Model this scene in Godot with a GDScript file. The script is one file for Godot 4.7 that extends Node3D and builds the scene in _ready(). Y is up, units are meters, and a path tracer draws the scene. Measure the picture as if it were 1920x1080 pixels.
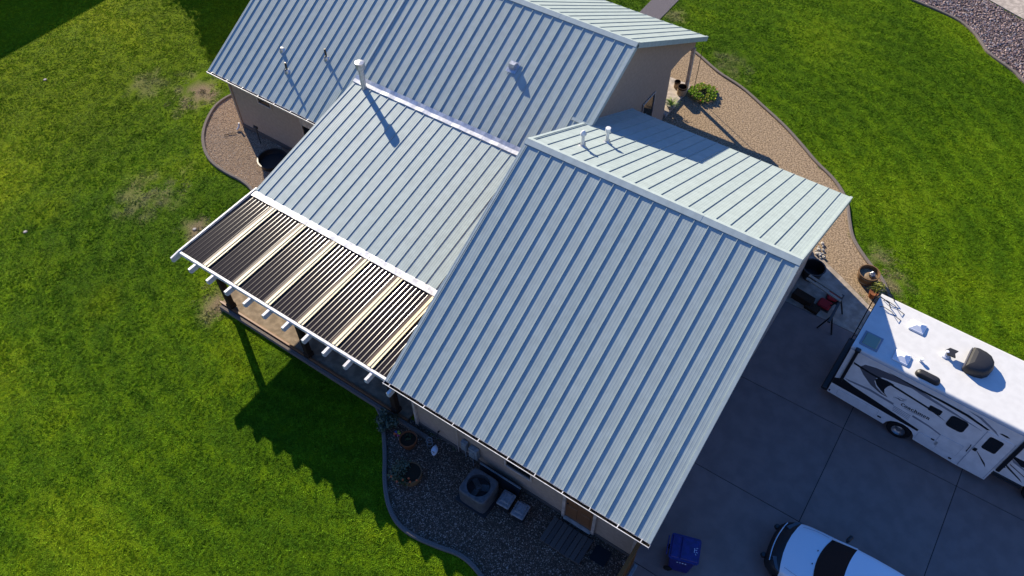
extends Node3D
# Aerial view of a house with a standing seam metal roof, patio cover, motorhome and lawns.
# x runs along the ridges, z towards the front eaves, y up, metres.

const SUN_AZ := 0.497      # travel direction in the x,z plane
const SUN_EL := 0.450

const XG1 := 8.877
const HG := 6.763
const SG := 7.595
const HEG := 2.865
const XM0 := -15.833
const XM1 := 0.316
const ZM := -6.562
const HM := 6.573
const ZMF := 0.057
const HMF := 2.9245
const ZMR := -13.80
const HMR := 2.78
const ZS := -1.841
const XS0 := -9.173
const ZS1 := 3.94
const HS1 := 2.773
const ZP := 7.507
const HP := 2.761

var mats := {}
var tex := {}
var used := {}
var mesh_cache := {}
var rng := RandomNumberGenerator.new()

# ------------------------------------------------------------------ helpers
func lin(r: float, g: float, b: float) -> Color:
	return Color(r, g, b).linear_to_srgb()

func noise_tex(key: String, freq: float, lo: float, hi: float, oct := 4, size := 512, normal := 0.0, kind := FastNoiseLite.TYPE_SIMPLEX_SMOOTH, tint := Color(1, 1, 1)) -> ImageTexture:
	if tex.has(key): return tex[key]
	var n := FastNoiseLite.new()
	n.seed = hash(key) % 10000
	n.noise_type = kind
	n.frequency = freq
	n.fractal_octaves = oct
	var im: Image = n.get_seamless_image(size, size)
	im.convert(Image.FORMAT_RGB8)
	if normal > 0.0:
		im.convert(Image.FORMAT_RGBA8)
		im.bump_map_to_normal_map(normal)
	else:
		for y in size:
			for x in size:
				var v := im.get_pixel(x, y).r
				v = lo + (hi - lo) * smoothstep(0.1, 0.9, v)
				im.set_pixel(x, y, Color(v, lerpf(v, v * tint.g, 1.0 - v), lerpf(v, v * tint.b, 1.0 - v)))
	im.generate_mipmaps()
	var t := ImageTexture.create_from_image(im)
	tex[key] = t
	return t

func mat(key: String, c: Color, rough: float, metal := 0.0, alb: Texture2D = null, nor: Texture2D = null, scale := 1.0, nstr := 1.0) -> StandardMaterial3D:
	var m := StandardMaterial3D.new()
	m.albedo_color = c
	m.roughness = rough
	m.metallic = metal
	if rough >= 0.7: m.metallic_specular = 0.12
	if alb or nor:
		m.uv1_triplanar = true
		m.uv1_world_triplanar = true
		m.uv1_scale = Vector3.ONE * scale
	if alb: m.albedo_texture = alb
	if nor:
		m.normal_enabled = true
		m.normal_texture = nor
		m.normal_scale = nstr
	mats[key] = m
	return m

func st_new() -> SurfaceTool:
	var st := SurfaceTool.new()
	st.begin(Mesh.PRIMITIVE_TRIANGLES)
	st.set_smooth_group(-1)
	return st

func tri(st: SurfaceTool, a: Vector3, b: Vector3, c: Vector3) -> void:
	st.add_vertex(a); st.add_vertex(b); st.add_vertex(c)

func quad(st: SurfaceTool, a: Vector3, b: Vector3, c: Vector3, d: Vector3) -> void:
	tri(st, a, b, c); tri(st, a, c, d)

# chamfered box; b is its basis
func box(st: SurfaceTool, c: Vector3, s: Vector3, ch := 0.0, b := Basis.IDENTITY) -> void:
	var h := s * 0.5
	ch = minf(ch, minf(h.x, minf(h.y, h.z)) * 0.9)
	var k := h - Vector3.ONE * ch
	if ch <= 0.0: k = h
	for ax in 3:
		var a1 := (ax + 1) % 3
		var a2 := (ax + 2) % 3
		for sg in [-1.0, 1.0]:
			var p: Array = []
			for q in [[-1, -1], [1, -1], [1, 1], [-1, 1]]:
				var v := Vector3.ZERO
				v[ax] = sg * h[ax]; v[a1] = q[0] * k[a1]; v[a2] = q[1] * k[a2]
				p.append(c + b * v)
			if sg < 0: quad(st, p[0], p[1], p[2], p[3])
			else: quad(st, p[3], p[2], p[1], p[0])
	if ch <= 0.0: return
	for ax in 3:
		var a1 := (ax + 1) % 3
		var a2 := (ax + 2) % 3
		for q in [[-1, -1], [1, -1], [1, 1], [-1, 1]]:
			var v0 := Vector3.ZERO
			v0[a1] = q[0] * h[a1]; v0[a2] = q[1] * k[a2]
			var v1 := Vector3.ZERO
			v1[a1] = q[0] * k[a1]; v1[a2] = q[1] * h[a2]
			var e := Vector3.ZERO
			e[ax] = k[ax]
			if q[0] * q[1] > 0: quad(st, c + b * (v0 - e), c + b * (v0 + e), c + b * (v1 + e), c + b * (v1 - e))
			else: quad(st, c + b * (v1 - e), c + b * (v1 + e), c + b * (v0 + e), c + b * (v0 - e))
	for sx in [-1.0, 1.0]:
		for sy in [-1.0, 1.0]:
			for sz in [-1.0, 1.0]:
				var a := c + b * Vector3(sx * h.x, sy * k.y, sz * k.z)
				var d := c + b * Vector3(sx * k.x, sy * h.y, sz * k.z)
				var f := c + b * Vector3(sx * k.x, sy * k.y, sz * h.z)
				if sx * sy * sz > 0: tri(st, a, f, d)
				else: tri(st, a, d, f)

# polygon in the plane (u, v) at o, given depth along n
func ext(st: SurfaceTool, poly: Array, o: Vector3, u: Vector3, v: Vector3, n: Vector3, depth: float) -> void:
	var pv := PackedVector2Array()
	for p in poly: pv.append(p)
	var idx := Geometry2D.triangulate_polygon(pv)
	var area := 0.0
	for i in pv.size():
		var q := pv[(i + 1) % pv.size()]
		area += pv[i].x * q.y - q.x * pv[i].y
	var flip := (area > 0) == (u.cross(v).dot(n) > 0)
	for i in range(0, idx.size(), 3):
		var p: Array = []
		for k in 3: p.append(o + u * pv[idx[i + k]].x + v * pv[idx[i + k]].y)
		var nn: Vector3 = (p[1] - p[0]).cross(p[2] - p[0])
		if nn.dot(n) > 0: p = [p[0], p[2], p[1]]
		tri(st, p[0] + n * depth, p[1] + n * depth, p[2] + n * depth)
		if absf(depth) > 0.0: tri(st, p[0], p[2], p[1])
	if absf(depth) > 0.0:
		for i in pv.size():
			var a := o + u * pv[i].x + v * pv[i].y
			var q := pv[(i + 1) % pv.size()]
			var b := o + u * q.x + v * q.y
			if flip: quad(st, a, a + n * depth, b + n * depth, b)
			else: quad(st, a, b, b + n * depth, a + n * depth)

func tube(st: SurfaceTool, pts: Array, r0: float, r1 := -1.0, seg := 8) -> void:
	if r1 < 0: r1 = r0
	st.set_smooth_group(0)
	var rings: Array = []
	var prev_u := Vector3.ZERO
	for i in pts.size():
		var t: Vector3 = (pts[mini(i + 1, pts.size() - 1)] - pts[maxi(i - 1, 0)]).normalized()
		var u := t.cross(Vector3(0.3, 0.2, 0.93)).normalized()
		if prev_u != Vector3.ZERO:
			u = (prev_u - t * prev_u.dot(t)).normalized()
		elif absf(t.dot(Vector3(0.3, 0.2, 0.93))) > 0.95: u = t.cross(Vector3(1, 0, 0)).normalized()
		prev_u = u
		var v := t.cross(u)
		var r := lerpf(r0, r1, float(i) / maxf(1.0, pts.size() - 1))
		var ring: Array = []
		for k in seg:
			var a := TAU * k / seg
			ring.append(pts[i] + (u * cos(a) + v * sin(a)) * r)
		rings.append(ring)
	for i in rings.size() - 1:
		for k in seg:
			var k2 := (k + 1) % seg
			quad(st, rings[i][k], rings[i + 1][k], rings[i + 1][k2], rings[i][k2])
	st.set_smooth_group(-1)
	for e in [0, rings.size() - 1]:
		for k in range(1, seg - 1):
			if e == 0: tri(st, rings[e][0], rings[e][k], rings[e][k + 1])
			else: tri(st, rings[e][0], rings[e][k + 1], rings[e][k])

# profile of (radius, height), turned about the vertical through o
func lathe(st: SurfaceTool, prof: Array, o: Vector3, seg := 20, b := Basis.IDENTITY, smooth := true) -> void:
	if smooth: st.set_smooth_group(0)
	for i in prof.size() - 1:
		if smooth and i > 0 and i < prof.size() - 1:
			var d0: Vector2 = (prof[i] - prof[i - 1]).normalized()
			var d1: Vector2 = (prof[i + 1] - prof[i]).normalized()
			st.set_smooth_group(i if d0.dot(d1) < 0.8 else 0)
			if d0.dot(d1) < 0.8: st.set_smooth_group(i + 1)
		for k in seg:
			var a0 := TAU * k / seg
			var a1 := TAU * (k + 1) / seg
			var p0 := o + b * Vector3(cos(a0) * prof[i].x, prof[i].y, sin(a0) * prof[i].x)
			var p1 := o + b * Vector3(cos(a1) * prof[i].x, prof[i].y, sin(a1) * prof[i].x)
			var p2 := o + b * Vector3(cos(a1) * prof[i + 1].x, prof[i + 1].y, sin(a1) * prof[i + 1].x)
			var p3 := o + b * Vector3(cos(a0) * prof[i + 1].x, prof[i + 1].y, sin(a0) * prof[i + 1].x)
			if prof[i].x < 0.0005: tri(st, p0, p3, p2)
			elif prof[i + 1].x < 0.0005: tri(st, p0, p2, p1)
			else: quad(st, p0, p3, p2, p1)
	st.set_smooth_group(-1)

func numbered(s: String) -> String:
	if not used.has(s):
		used[s] = 0
		return s
	used[s] += 1
	return "%s_%03d" % [s, used[s]]

func obj(called: String, st: SurfaceTool, m: Material, parent: Node = null) -> MeshInstance3D:
	st.generate_normals()
	var o := MeshInstance3D.new()
	o.mesh = st.commit()
	o.material_override = m
	if parent == null:
		o.name = numbered(called)
		add_child(o, true)
	else:
		o.name = called
		parent.add_child(o, true)
	return o

func inst(called: String, mesh: Mesh, m: Material, parent: Node, xf: Transform3D) -> MeshInstance3D:
	var o := MeshInstance3D.new()
	o.mesh = mesh
	o.material_override = m
	o.name = called
	o.transform = xf
	parent.add_child(o, true)
	return o

func tag(o: Node, label: String, category := "", group := "", kind := "") -> Node:
	if label != "": o.set_meta("label", label)
	if category != "": o.set_meta("category", category)
	if group != "": o.set_meta("group", group)
	if kind != "": o.set_meta("kind", kind)
	return o

func thing(called: String, label: String, category: String, at := Vector3.ZERO, turn := 0.0, group := "") -> Node3D:
	var o := Node3D.new()
	o.name = numbered(called)
	add_child(o, true)
	o.position = at
	o.rotation.y = turn
	tag(o, label, category, group)
	return o

func struct(called: String, st: SurfaceTool, m: Material, label := "") -> MeshInstance3D:
	var o := obj(called, st, m)
	tag(o, label, "", "", "structure")
	return o

func rr(w: float, h: float, r: float, c := Vector2.ZERO, seg := 4) -> Array:
	var p: Array = []
	for q in [[1, 1, 0.0], [-1, 1, PI / 2], [-1, -1, PI], [1, -1, PI * 1.5]]:
		for k in seg + 1:
			var a: float = q[2] + PI / 2 * k / seg
			p.append(c + Vector2(q[0] * (w / 2 - r) + cos(a) * r, q[1] * (h / 2 - r) + sin(a) * r))
	return p

func V2(a: Array) -> Array:
	var o: Array = []
	for p in a: o.append(Vector2(p[0], p[1]))
	return o

func spline(pts: Array, step := 6) -> Array:
	var o: Array = []
	for i in pts.size() - 1:
		var a: Vector2 = pts[maxi(i - 1, 0)]
		var b: Vector2 = pts[i]
		var c: Vector2 = pts[i + 1]
		var d: Vector2 = pts[mini(i + 2, pts.size() - 1)]
		for k in step:
			o.append(b.cubic_interpolate(c, a, d, float(k) / step))
	o.append(pts[-1])
	return o

func ground_poly(st: SurfaceTool, poly: Array, y: float) -> void:
	var pv := PackedVector2Array()
	for p in poly: pv.append(p)
	var idx := Geometry2D.triangulate_polygon(pv)
	for i in range(0, idx.size(), 3):
		var a := Vector3(pv[idx[i]].x, y, pv[idx[i]].y)
		var b := Vector3(pv[idx[i + 1]].x, y, pv[idx[i + 1]].y)
		var c := Vector3(pv[idx[i + 2]].x, y, pv[idx[i + 2]].y)
		if (b - a).cross(c - a).y > 0: tri(st, a, c, b)
		else: tri(st, a, b, c)

func strip_profile(st: SurfaceTool, line: Array, prof: Array, y := 0.0) -> void:
	# prof: (offset to the side, height), swept along a ground line
	st.set_smooth_group(-1)
	var rows: Array = []
	for i in line.size():
		var t: Vector2 = (line[mini(i + 1, line.size() - 1)] - line[maxi(i - 1, 0)]).normalized()
		var n := Vector2(-t.y, t.x)
		var row: Array = []
		for p in prof:
			var q: Vector2 = line[i] + n * p.x
			row.append(Vector3(q.x, y + p.y, q.y))
		rows.append(row)
	for i in rows.size() - 1:
		for k in prof.size() - 1:
			quad(st, rows[i][k], rows[i][k + 1], rows[i + 1][k + 1], rows[i + 1][k])

# ------------------------------------------------------------------ outlines on the ground
var left_kerb: Array
var right_kerb: Array
var front_kerb: Array
var rock_kerb: Array
var bed_left: Array
var bed_right: Array
var bed_front: Array
var bed_rock: Array
var drive_poly: Array
var path_poly: Array
var walk_poly: Array
var no_grass: Array

func outlines() -> void:
	left_kerb = spline(V2([[-15.3, -3.2], [-16.5, -2.7], [-17.2, -1.75], [-17.33, -0.75], [-16.98, 0.14], [-16.35, 1.03], [-15.51, 1.73], [-14.6, 2.14], [-13.6, 2.26], [-12.68, 2.25], [-11.85, 2.43], [-10.6, 3.1], [-9.3, 4.2]]), 4)
	bed_left = left_kerb.duplicate()
	bed_left.append_array(V2([[-8.8, 4.2], [-8.8, -0.3], [-15.2, -0.3]]))
	right_kerb = spline(V2([[-6.0, -16.9], [-3.2, -16.95], [-1.21, -16.39], [0.53, -15.51], [1.97, -15.02], [3.32, -14.3], [4.65, -13.55], [5.67, -12.84], [6.67, -12.09], [7.58, -11.53], [8.18, -10.99], [8.63, -10.37], [9.0, -9.56], [9.48, -8.68], [10.28, -7.9], [10.95, -7.4], [11.35, -6.91], [11.9, -6.1]]), 4)
	bed_right = right_kerb.duplicate()
	bed_right.append_array(V2([[11.6, -5.62], [10.96, -5.95], [9.81, -6.6], [8.74, -7.15], [8.4, -7.3], [-0.1, -7.3], [-0.1, -11.2], [-6.0, -11.2]]))
	front_kerb = spline(V2([[-1.08, 7.34], [-0.54, 7.68], [0.27, 8.52], [0.86, 9.23], [1.45, 9.78], [2.06, 10.09], [2.71, 10.14], [3.5, 10.0], [4.17, 9.84], [4.79, 9.89], [5.6, 10.2], [6.8, 10.9], [8.42, 11.6]]), 4)
	bed_front = front_kerb.duplicate()
	bed_front.append_array(V2([[8.42, 7.1], [-1.08, 7.1]]))
	rock_kerb = spline(V2([[1.5, -27.4], [4.2, -27.0], [6.27, -26.65], [8.56, -26.14], [9.67, -25.38], [10.31, -24.58], [10.78, -24.0], [12.06, -23.2], [12.66, -22.63], [14.5, -21.2], [17, -20]]), 4)
	bed_rock = rock_kerb.duplicate()
	bed_rock.append_array(V2([[17.5, -24.9], [11.51, -27.82], [9.46, -28.77], [1.5, -32.4]]))
	walk_poly = V2([[1.5, -32.46], [9.46, -28.83], [11.51, -27.88], [17.5, -24.96], [18.6, -27.2], [2.4, -34.6]])
	path_poly = V2([[-4.85, -14.3], [-3.75, -14.3], [-3.75, -20.0], [-3.5, -30.0], [-4.9, -30.0], [-4.93, -19.2]])
	drive_poly = V2([[8.4, -7.32], [8.74, -7.13], [9.81, -6.58], [10.96, -5.92], [11.6, -5.6], [26, -5.2], [26, 16], [8.46, 16], [8.4, 7.1]])
	no_grass = [bed_left, bed_right, bed_front, bed_rock, drive_poly, path_poly, walk_poly,
		V2([[-15.2, -11.1], [0.1, -11.1], [0.1, -0.2], [-15.2, -0.2]]), V2([[-9, -0.3], [8.5, -7.3], [8.5, 7.2], [-9, 4]]),
		V2([[-8.55, 3.0], [0.5, 3.0], [0.5, 7.32], [-8.55, 7.32]])]

# ------------------------------------------------------------------ lawn colour (dry, yellow and worn turf where the photo has it)
var n_low := FastNoiseLite.new()
var n_mid := FastNoiseLite.new()
var n_hi := FastNoiseLite.new()
var bare_spots := [[-19.0, -1.0, 1.0, 0.9], [-18.4, -0.75, 0.7, 0.9], [-15.4, 5.1, 1.1, 0.42], [-14.7, 4.6, 0.7, 0.3], [-12.2, 5.25, 0.5, 0.9], [-8.75, 7.3, 0.55, 0.95], [-21.2, 0.2, 0.9, 0.4], [10.6, -8.4, 0.5, 0.7], [11.5, -7.3, 0.6, 0.7], [0.9, -16.6, 0.8, 0.35], [-3.2, -18.6, 0.4, 0.5]]
var yellow_spots := [[-26.0, -2.2, 2.0, 0.9], [-24.2, 0.0, 1.6, 0.5], [-23.2, 2.6, 1.6, 0.5], [-21.5, 4.8, 2.0, 0.35], [-16.0, 9.8, 1.3, 0.15], [-28, 3.2, 2.2, 0.6], [-18.2, 7.4, 1.2, 0.4], [-12.4, 9.6, 1.0, 0.3]]

func lawn_color(x: float, z: float) -> Color:
	var a := n_low.get_noise_2d(x, z)
	var b := n_mid.get_noise_2d(x, z)
	var c := n_hi.get_noise_2d(x, z)
	var deep := Vector3(0.085, 0.185, 0.008)
	var fresh := Vector3(0.168, 0.312, 0.010)
	var yel := Vector3(0.31, 0.41, 0.010)
	# mowing passes run round the house: the mower has bent the blades, so neighbouring passes differ in tone
	var right := x > 0.5 and z < -6.0
	var v := Vector2(x - 2.0, (z + 6.5) * 1.1) if right else Vector2(x + 5.0, (z - 1.0) * 1.15)
	var rad := v.length() + a * 0.8
	var ang := v.angle()
	var s := sin(rad * TAU / 1.05)
	var thin := maxf(0.0, cos(rad * TAU / 0.525)) * maxf(0.0, cos(rad * TAU / 0.525))
	var streak := n_hi.get_noise_2d(ang * 3.0 + rad * 0.15, rad * 1.6)
	var t := clampf(0.5 + a * 0.7 + b * 0.28 + c * 0.16 + s * 0.34 - thin * 0.22 + streak * 0.5, 0.0, 1.0)
	var col := deep.lerp(fresh, t)
	var y := clampf((a * 1.2 + b * 0.35 + streak * 0.4 - 0.12) * 0.7, 0.0, 0.8)
	if right: y *= 0.5
	if x < -17.0: y = minf(1.0, y + 0.42 * clampf((-17.0 - x) / 6.0, 0.0, 1.0))
	for p in yellow_spots:
		var dd: float = Vector2(x - p[0], z - p[1]).length() / p[2]
		y = maxf(y, p[3] * clampf(1.2 - dd + b * 0.7, 0.0, 1.0))
	col = col.lerp(yel, y)
	for p in bare_spots:
		var dd: float = Vector2(x - p[0], z - p[1]).length() / p[2]
		var k: float = p[3] * clampf(1.15 - dd + c * 1.5 + b * 0.9, 0.0, 1.0)
		col = col.lerp(Vector3(0.40, 0.31, 0.19), k)
	return Color(col.x, col.y, col.z)

func bareness(x: float, z: float) -> float:
	var k := 0.0
	for p in bare_spots:
		k = maxf(k, p[3] * clampf(1.3 - Vector2(x - p[0], z - p[1]).length() / p[2], 0.0, 1.0))
	return k

func _ready() -> void:
	rng.seed = 71
	n_low.seed = 3; n_low.frequency = 0.11; n_low.fractal_octaves = 2
	n_mid.seed = 8; n_mid.frequency = 0.5; n_mid.fractal_octaves = 3
	n_hi.seed = 12; n_hi.frequency = 1.9; n_hi.fractal_octaves = 3
	camera_and_light()
	outlines()
	materials()
	ground()
	house()
	patio_cover()
	motorhome()
	car()
	yard_front()
	yard_left()
	yard_right()
	surroundings()
	grass()

# ------------------------------------------------------------------ camera, sky, sun
func camera_and_light() -> void:
	var cam := Camera3D.new()
	cam.name = "camera"
	cam.position = Vector3(10.4514, 23.25, 16.0083)
	cam.basis = Basis(Vector3.UP, 0.6059) * Basis(Vector3.RIGHT, -0.8948) * Basis(Vector3.BACK, -0.0111)
	cam.fov = 39.438
	cam.near = 0.1
	cam.far = 900.0
	add_child(cam)
	cam.current = true
	var env := Environment.new()
	env.background_mode = Environment.BG_SKY
	var sm := ProceduralSkyMaterial.new()
	sm.sky_top_color = Color(0.22, 0.51, 0.91)
	sm.sky_horizon_color = Color(0.86, 0.88, 0.90)
	sm.sky_curve = 0.22
	sm.ground_bottom_color = Color(0.16, 0.19, 0.12)
	sm.ground_horizon_color = Color(0.36, 0.50, 0.68)
	sm.sun_angle_max = 1.0
	sm.energy_multiplier = 1.0
	var sky := Sky.new()
	sky.sky_material = sm
	env.sky = sky
	env.background_energy_multiplier = 0.40
	env.tonemap_mode = Environment.TONE_MAPPER_LINEAR
	env.tonemap_exposure = 2.15
	env.sdfgi_enabled = true
	env.ssao_enabled = true
	env.ssil_enabled = true
	var we := WorldEnvironment.new()
	we.name = "world_environment"
	we.environment = env
	add_child(we)
	var sun := DirectionalLight3D.new()
	sun.name = "sun"
	sun.light_energy = 1.6
	sun.light_color = Color(1.0, 0.95, 0.86)
	sun.light_angular_distance = 0.5
	sun.shadow_enabled = true
	var d := Vector3(cos(SUN_AZ) * cos(SUN_EL), -sin(SUN_EL), sin(SUN_AZ) * cos(SUN_EL))
	sun.basis = Basis.looking_at(d, Vector3.UP)
	add_child(sun)

func materials() -> void:
	var fine := noise_tex("fine", 0.06, 0.72, 1.0, 4, 512)
	var blotch := noise_tex("blotch", 0.012, 0.82, 1.0, 4, 512)
	var mottle := noise_tex("mottle", 0.015, 0.94, 1.0, 5, 512)
	var nfine := noise_tex("nfine", 0.08, 0, 1, 4, 512, 3.0)
	var ngrain := noise_tex("ngrain", 0.2, 0, 1, 2, 512, 2.0)
	mat("metal", lin(0.352, 0.415, 0.398), 0.55, 0.0, mottle, null, 0.35)
	mat("metal_b", lin(0.343, 0.405, 0.39), 0.57, 0.0, mottle, null, 0.41)
	mat("metal_c", lin(0.36, 0.42, 0.402), 0.53, 0.0, mottle, null, 0.29)
	mat("trim_metal", lin(0.385, 0.45, 0.435), 0.5, 0.0, mottle, null, 0.5)
	for k in ["metal", "metal_b", "metal_c", "trim_metal"]: mats[k].metallic_specular = 0.3
	mat("white_metal", lin(0.78, 0.78, 0.77), 0.35, 0.0, blotch, null, 0.8)
	mat("galv", lin(0.62, 0.63, 0.64), 0.32, 0.7, blotch, null, 1.5)
	mat("white_paint", lin(0.74, 0.73, 0.72), 0.5, 0.0, blotch, null, 0.6)
	mat("black", lin(0.012, 0.012, 0.013), 0.45)
	mat("rubber", lin(0.018, 0.018, 0.019), 0.8)
	mat("litter", lin(0.022, 0.018, 0.013), 0.95, 0.0, fine, ngrain, 3.0)
	mat("siding", lin(0.40, 0.295, 0.22), 0.8, 0.0, mottle, null, 0.7)
	mat("wall_trim", lin(0.58, 0.47, 0.39), 0.6, 0.0, blotch, null, 0.6)
	mat("foundation", lin(0.16, 0.14, 0.125), 0.9, 0.0, fine, nfine, 0.8)
	mat("glass", lin(0.012, 0.014, 0.016), 0.06)
	mat("blind", lin(0.22, 0.21, 0.2), 0.7)
	mat("door_wood", lin(0.26, 0.115, 0.048), 0.5, 0.0, fine, null, 0.8)
	mat("brown_paint", lin(0.055, 0.038, 0.028), 0.7, 0.0, fine, null, 0.8)
	mat("poly_dark", lin(0.018, 0.015, 0.018), 0.18)
	mats["poly_dark"].metallic_specular = 0.2
	mat("poly_brown", lin(0.075, 0.045, 0.032), 0.3)
	mat("poly_cream", lin(0.74, 0.63, 0.38), 0.42)
	mat("patio_slab", lin(0.30, 0.235, 0.165), 0.85, 0.0, blotch, nfine, 0.5, 0.5)
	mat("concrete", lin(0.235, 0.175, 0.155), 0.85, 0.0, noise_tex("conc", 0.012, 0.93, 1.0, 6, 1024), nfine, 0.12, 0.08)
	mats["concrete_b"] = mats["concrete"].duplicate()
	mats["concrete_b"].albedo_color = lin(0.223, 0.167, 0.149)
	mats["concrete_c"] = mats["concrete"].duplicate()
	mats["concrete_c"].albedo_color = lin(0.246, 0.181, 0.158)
	mat("concrete_sunlit", lin(0.40, 0.335, 0.27), 0.85, 0.0, blotch, nfine, 0.4, 0.15)  # lighter copy of the driveway concrete, with sunlight put into its colour
	mat("joint", lin(0.035, 0.035, 0.038), 0.95)
	mat("walk", lin(0.46, 0.40, 0.34), 0.85, 0.0, blotch, nfine, 0.5, 0.4)
	mat("path", lin(0.17, 0.155, 0.165), 0.9, 0.0, fine, nfine, 0.5, 0.6)
	mat("kerb", lin(0.205, 0.175, 0.155), 0.9, 0.0, fine, nfine, 0.9, 0.8)
	mat("dirt", lin(0.38, 0.28, 0.18), 0.95, 0.0, noise_tex("dirt", 0.02, 0.62, 1.0, 6, 1024), noise_tex("ndirt", 0.035, 0, 1, 6, 1024, 5.0), 0.5, 0.45)
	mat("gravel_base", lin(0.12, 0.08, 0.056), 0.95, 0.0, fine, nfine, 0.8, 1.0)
	mat("left_base", lin(0.30, 0.22, 0.155), 0.95, 0.0, fine, nfine, 0.7, 1.0)
	mat("rock_base", lin(0.09, 0.07, 0.065), 0.95, 0.0, fine, nfine, 0.6, 1.0)
	mat("soil", lin(0.05, 0.035, 0.024), 0.95, 0.0, fine, nfine, 1.5, 1.0)
	mat("terracotta", lin(0.28, 0.105, 0.05), 0.8, 0.0, fine, nfine, 1.2, 0.5)
	mat("barrel_wood", lin(0.22, 0.135, 0.075), 0.8, 0.0, fine, nfine, 1.2, 0.6)
	mat("deck_wood", lin(0.13, 0.115, 0.105), 0.85, 0.0, fine, nfine, 1.2, 0.6)
	mat("deck_wood_b", lin(0.105, 0.095, 0.09), 0.85, 0.0, fine, nfine, 1.4, 0.6)
	mat("fence_wood", lin(0.25, 0.12, 0.045), 0.75, 0.0, fine, nfine, 1.2, 0.5)
	mat("fence_wood_b", lin(0.19, 0.09, 0.035), 0.75, 0.0, fine, nfine, 1.3, 0.5)
	mat("lumber", lin(0.42, 0.37, 0.30), 0.7, 0.0, fine, null, 1.0)
	mat("mat_dark", lin(0.03, 0.036, 0.042), 0.9, 0.0, fine, ngrain, 2.0)
	mat("ac_grey", lin(0.10, 0.10, 0.105), 0.6, 0.0, blotch, null, 1.0)
	mat("ac_black", lin(0.008, 0.008, 0.009), 0.6)
	mat("tub_grey", lin(0.24, 0.235, 0.245), 0.5, 0.0, blotch, null, 1.5)
	mat("box_grey", lin(0.24, 0.27, 0.29), 0.5, 0.0, blotch, null, 1.5)
	mat("bin_blue", lin(0.014, 0.016, 0.16), 0.45, 0.0, blotch, null, 1.0)
	mat("bin_print", lin(0.6, 0.62, 0.7), 0.6)
	mat("rv_white", lin(0.76, 0.75, 0.73), 0.3, 0.0, mottle, null, 0.3)
	mat("rv_roof", lin(0.60, 0.595, 0.57), 0.55, 0.0, noise_tex("rvroof", 0.02, 0.965, 1.0, 5, 512), null, 0.3)
	mat("rv_grey", lin(0.10, 0.10, 0.115), 0.35)
	mat("rv_mid", lin(0.20, 0.215, 0.25), 0.35)
	mat("rv_line", lin(0.42, 0.43, 0.46), 0.4)
	mat("rv_black", lin(0.010, 0.010, 0.011), 0.3)
	mat("shroud", lin(0.022, 0.021, 0.021), 0.5, 0.0, fine, null, 2.0)
	mat("amber_lens", lin(0.4, 0.10, 0.02), 0.2)
	mat("skylight", lin(0.20, 0.26, 0.19), 0.25)
	mat("vent_white", lin(0.78, 0.79, 0.80), 0.3)
	mat("rim", lin(0.35, 0.35, 0.36), 0.3, 0.8)
	mat("car_white", lin(0.72, 0.73, 0.74), 0.22)
	mats["car_white"].clearcoat_enabled = true
	mats["car_white"].clearcoat = 0.6
	mat("chrome", lin(0.6, 0.6, 0.62), 0.15, 1.0)
	mat("lamp_glass", lin(0.06, 0.06, 0.065), 0.1)
	mat("red", lin(0.30, 0.03, 0.035), 0.7)
	mat("orange", lin(0.55, 0.10, 0.02), 0.6)
	mat("yellow", lin(0.6, 0.42, 0.03), 0.6)
	mat("pink", lin(0.5, 0.06, 0.2), 0.6)
	mat("stone_white", lin(0.5, 0.47, 0.42), 0.8, 0.0, fine, nfine, 2.0, 0.5)
	mat("goose", lin(0.62, 0.66, 0.72), 0.5)
	mat("foil", lin(0.16, 0.16, 0.17), 0.25, 0.6)
	mat("pot_cream", lin(0.40, 0.30, 0.20), 0.7, 0.0, fine, null, 1.5)
	mat("trunk", lin(0.10, 0.075, 0.055), 0.95, 0.0, fine, nfine, 1.0)
	for p in [["leaf_dark", 0.022, 0.042, 0.012], ["leaf_lime", 0.16, 0.24, 0.022], ["leaf_grey", 0.075, 0.095, 0.06], ["leaf_yellow", 0.20, 0.21, 0.03], ["leaf_tree", 0.045, 0.085, 0.018]]:
		var m := mat(p[0], lin(p[1], p[2], p[3]), 0.6)
		m.cull_mode = BaseMaterial3D.CULL_DISABLED
		m.backlight_enabled = true
		m.backlight = lin(p[1] * 0.6, p[2] * 0.7, p[3] * 0.4)
	var g := mat("grass", Color(1, 1, 1), 0.65)
	g.vertex_color_use_as_albedo = true
	g.cull_mode = BaseMaterial3D.CULL_DISABLED
	g.metallic_specular = 0.12
	var l := mat("lawn", Color(1, 1, 1), 0.95, 0.0, noise_tex("lawn", 0.05, 0.55, 1.0, 5, 1024), nfine, 0.45, 1.0)
	l.vertex_color_use_as_albedo = true
	var pb := mat("pebble", Color(1, 1, 1), 0.8)
	pb.vertex_color_use_as_albedo = true

# ------------------------------------------------------------------ ground, beds, driveway
func pebble_mesh(sd: int, flat := 0.6) -> ArrayMesh:
	var r := RandomNumberGenerator.new()
	r.seed = sd
	var st := st_new()
	st.set_color(Color(1, 1, 1))
	var rings: Array = []
	for i in 3:
		var ring: Array = []
		var h: float = [-0.25, 0.15, 0.42][i]
		var rad: float = [0.42, 0.5, 0.28][i]
		for k in 6:
			var a := TAU * (k + 0.5 * i) / 6
			var q := rad * r.randf_range(0.75, 1.15)
			ring.append(Vector3(cos(a) * q, (h + r.randf_range(-0.06, 0.06)) * flat, sin(a) * q * 0.85))
		rings.append(ring)
	for i in 2:
		for k in 6:
			quad(st, rings[i][k], rings[i + 1][k], rings[i + 1][(k + 1) % 6], rings[i][(k + 1) % 6])
	for k in range(1, 5): tri(st, rings[2][0], rings[2][k + 1], rings[2][k])
	st.generate_normals()
	return st.commit()

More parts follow.
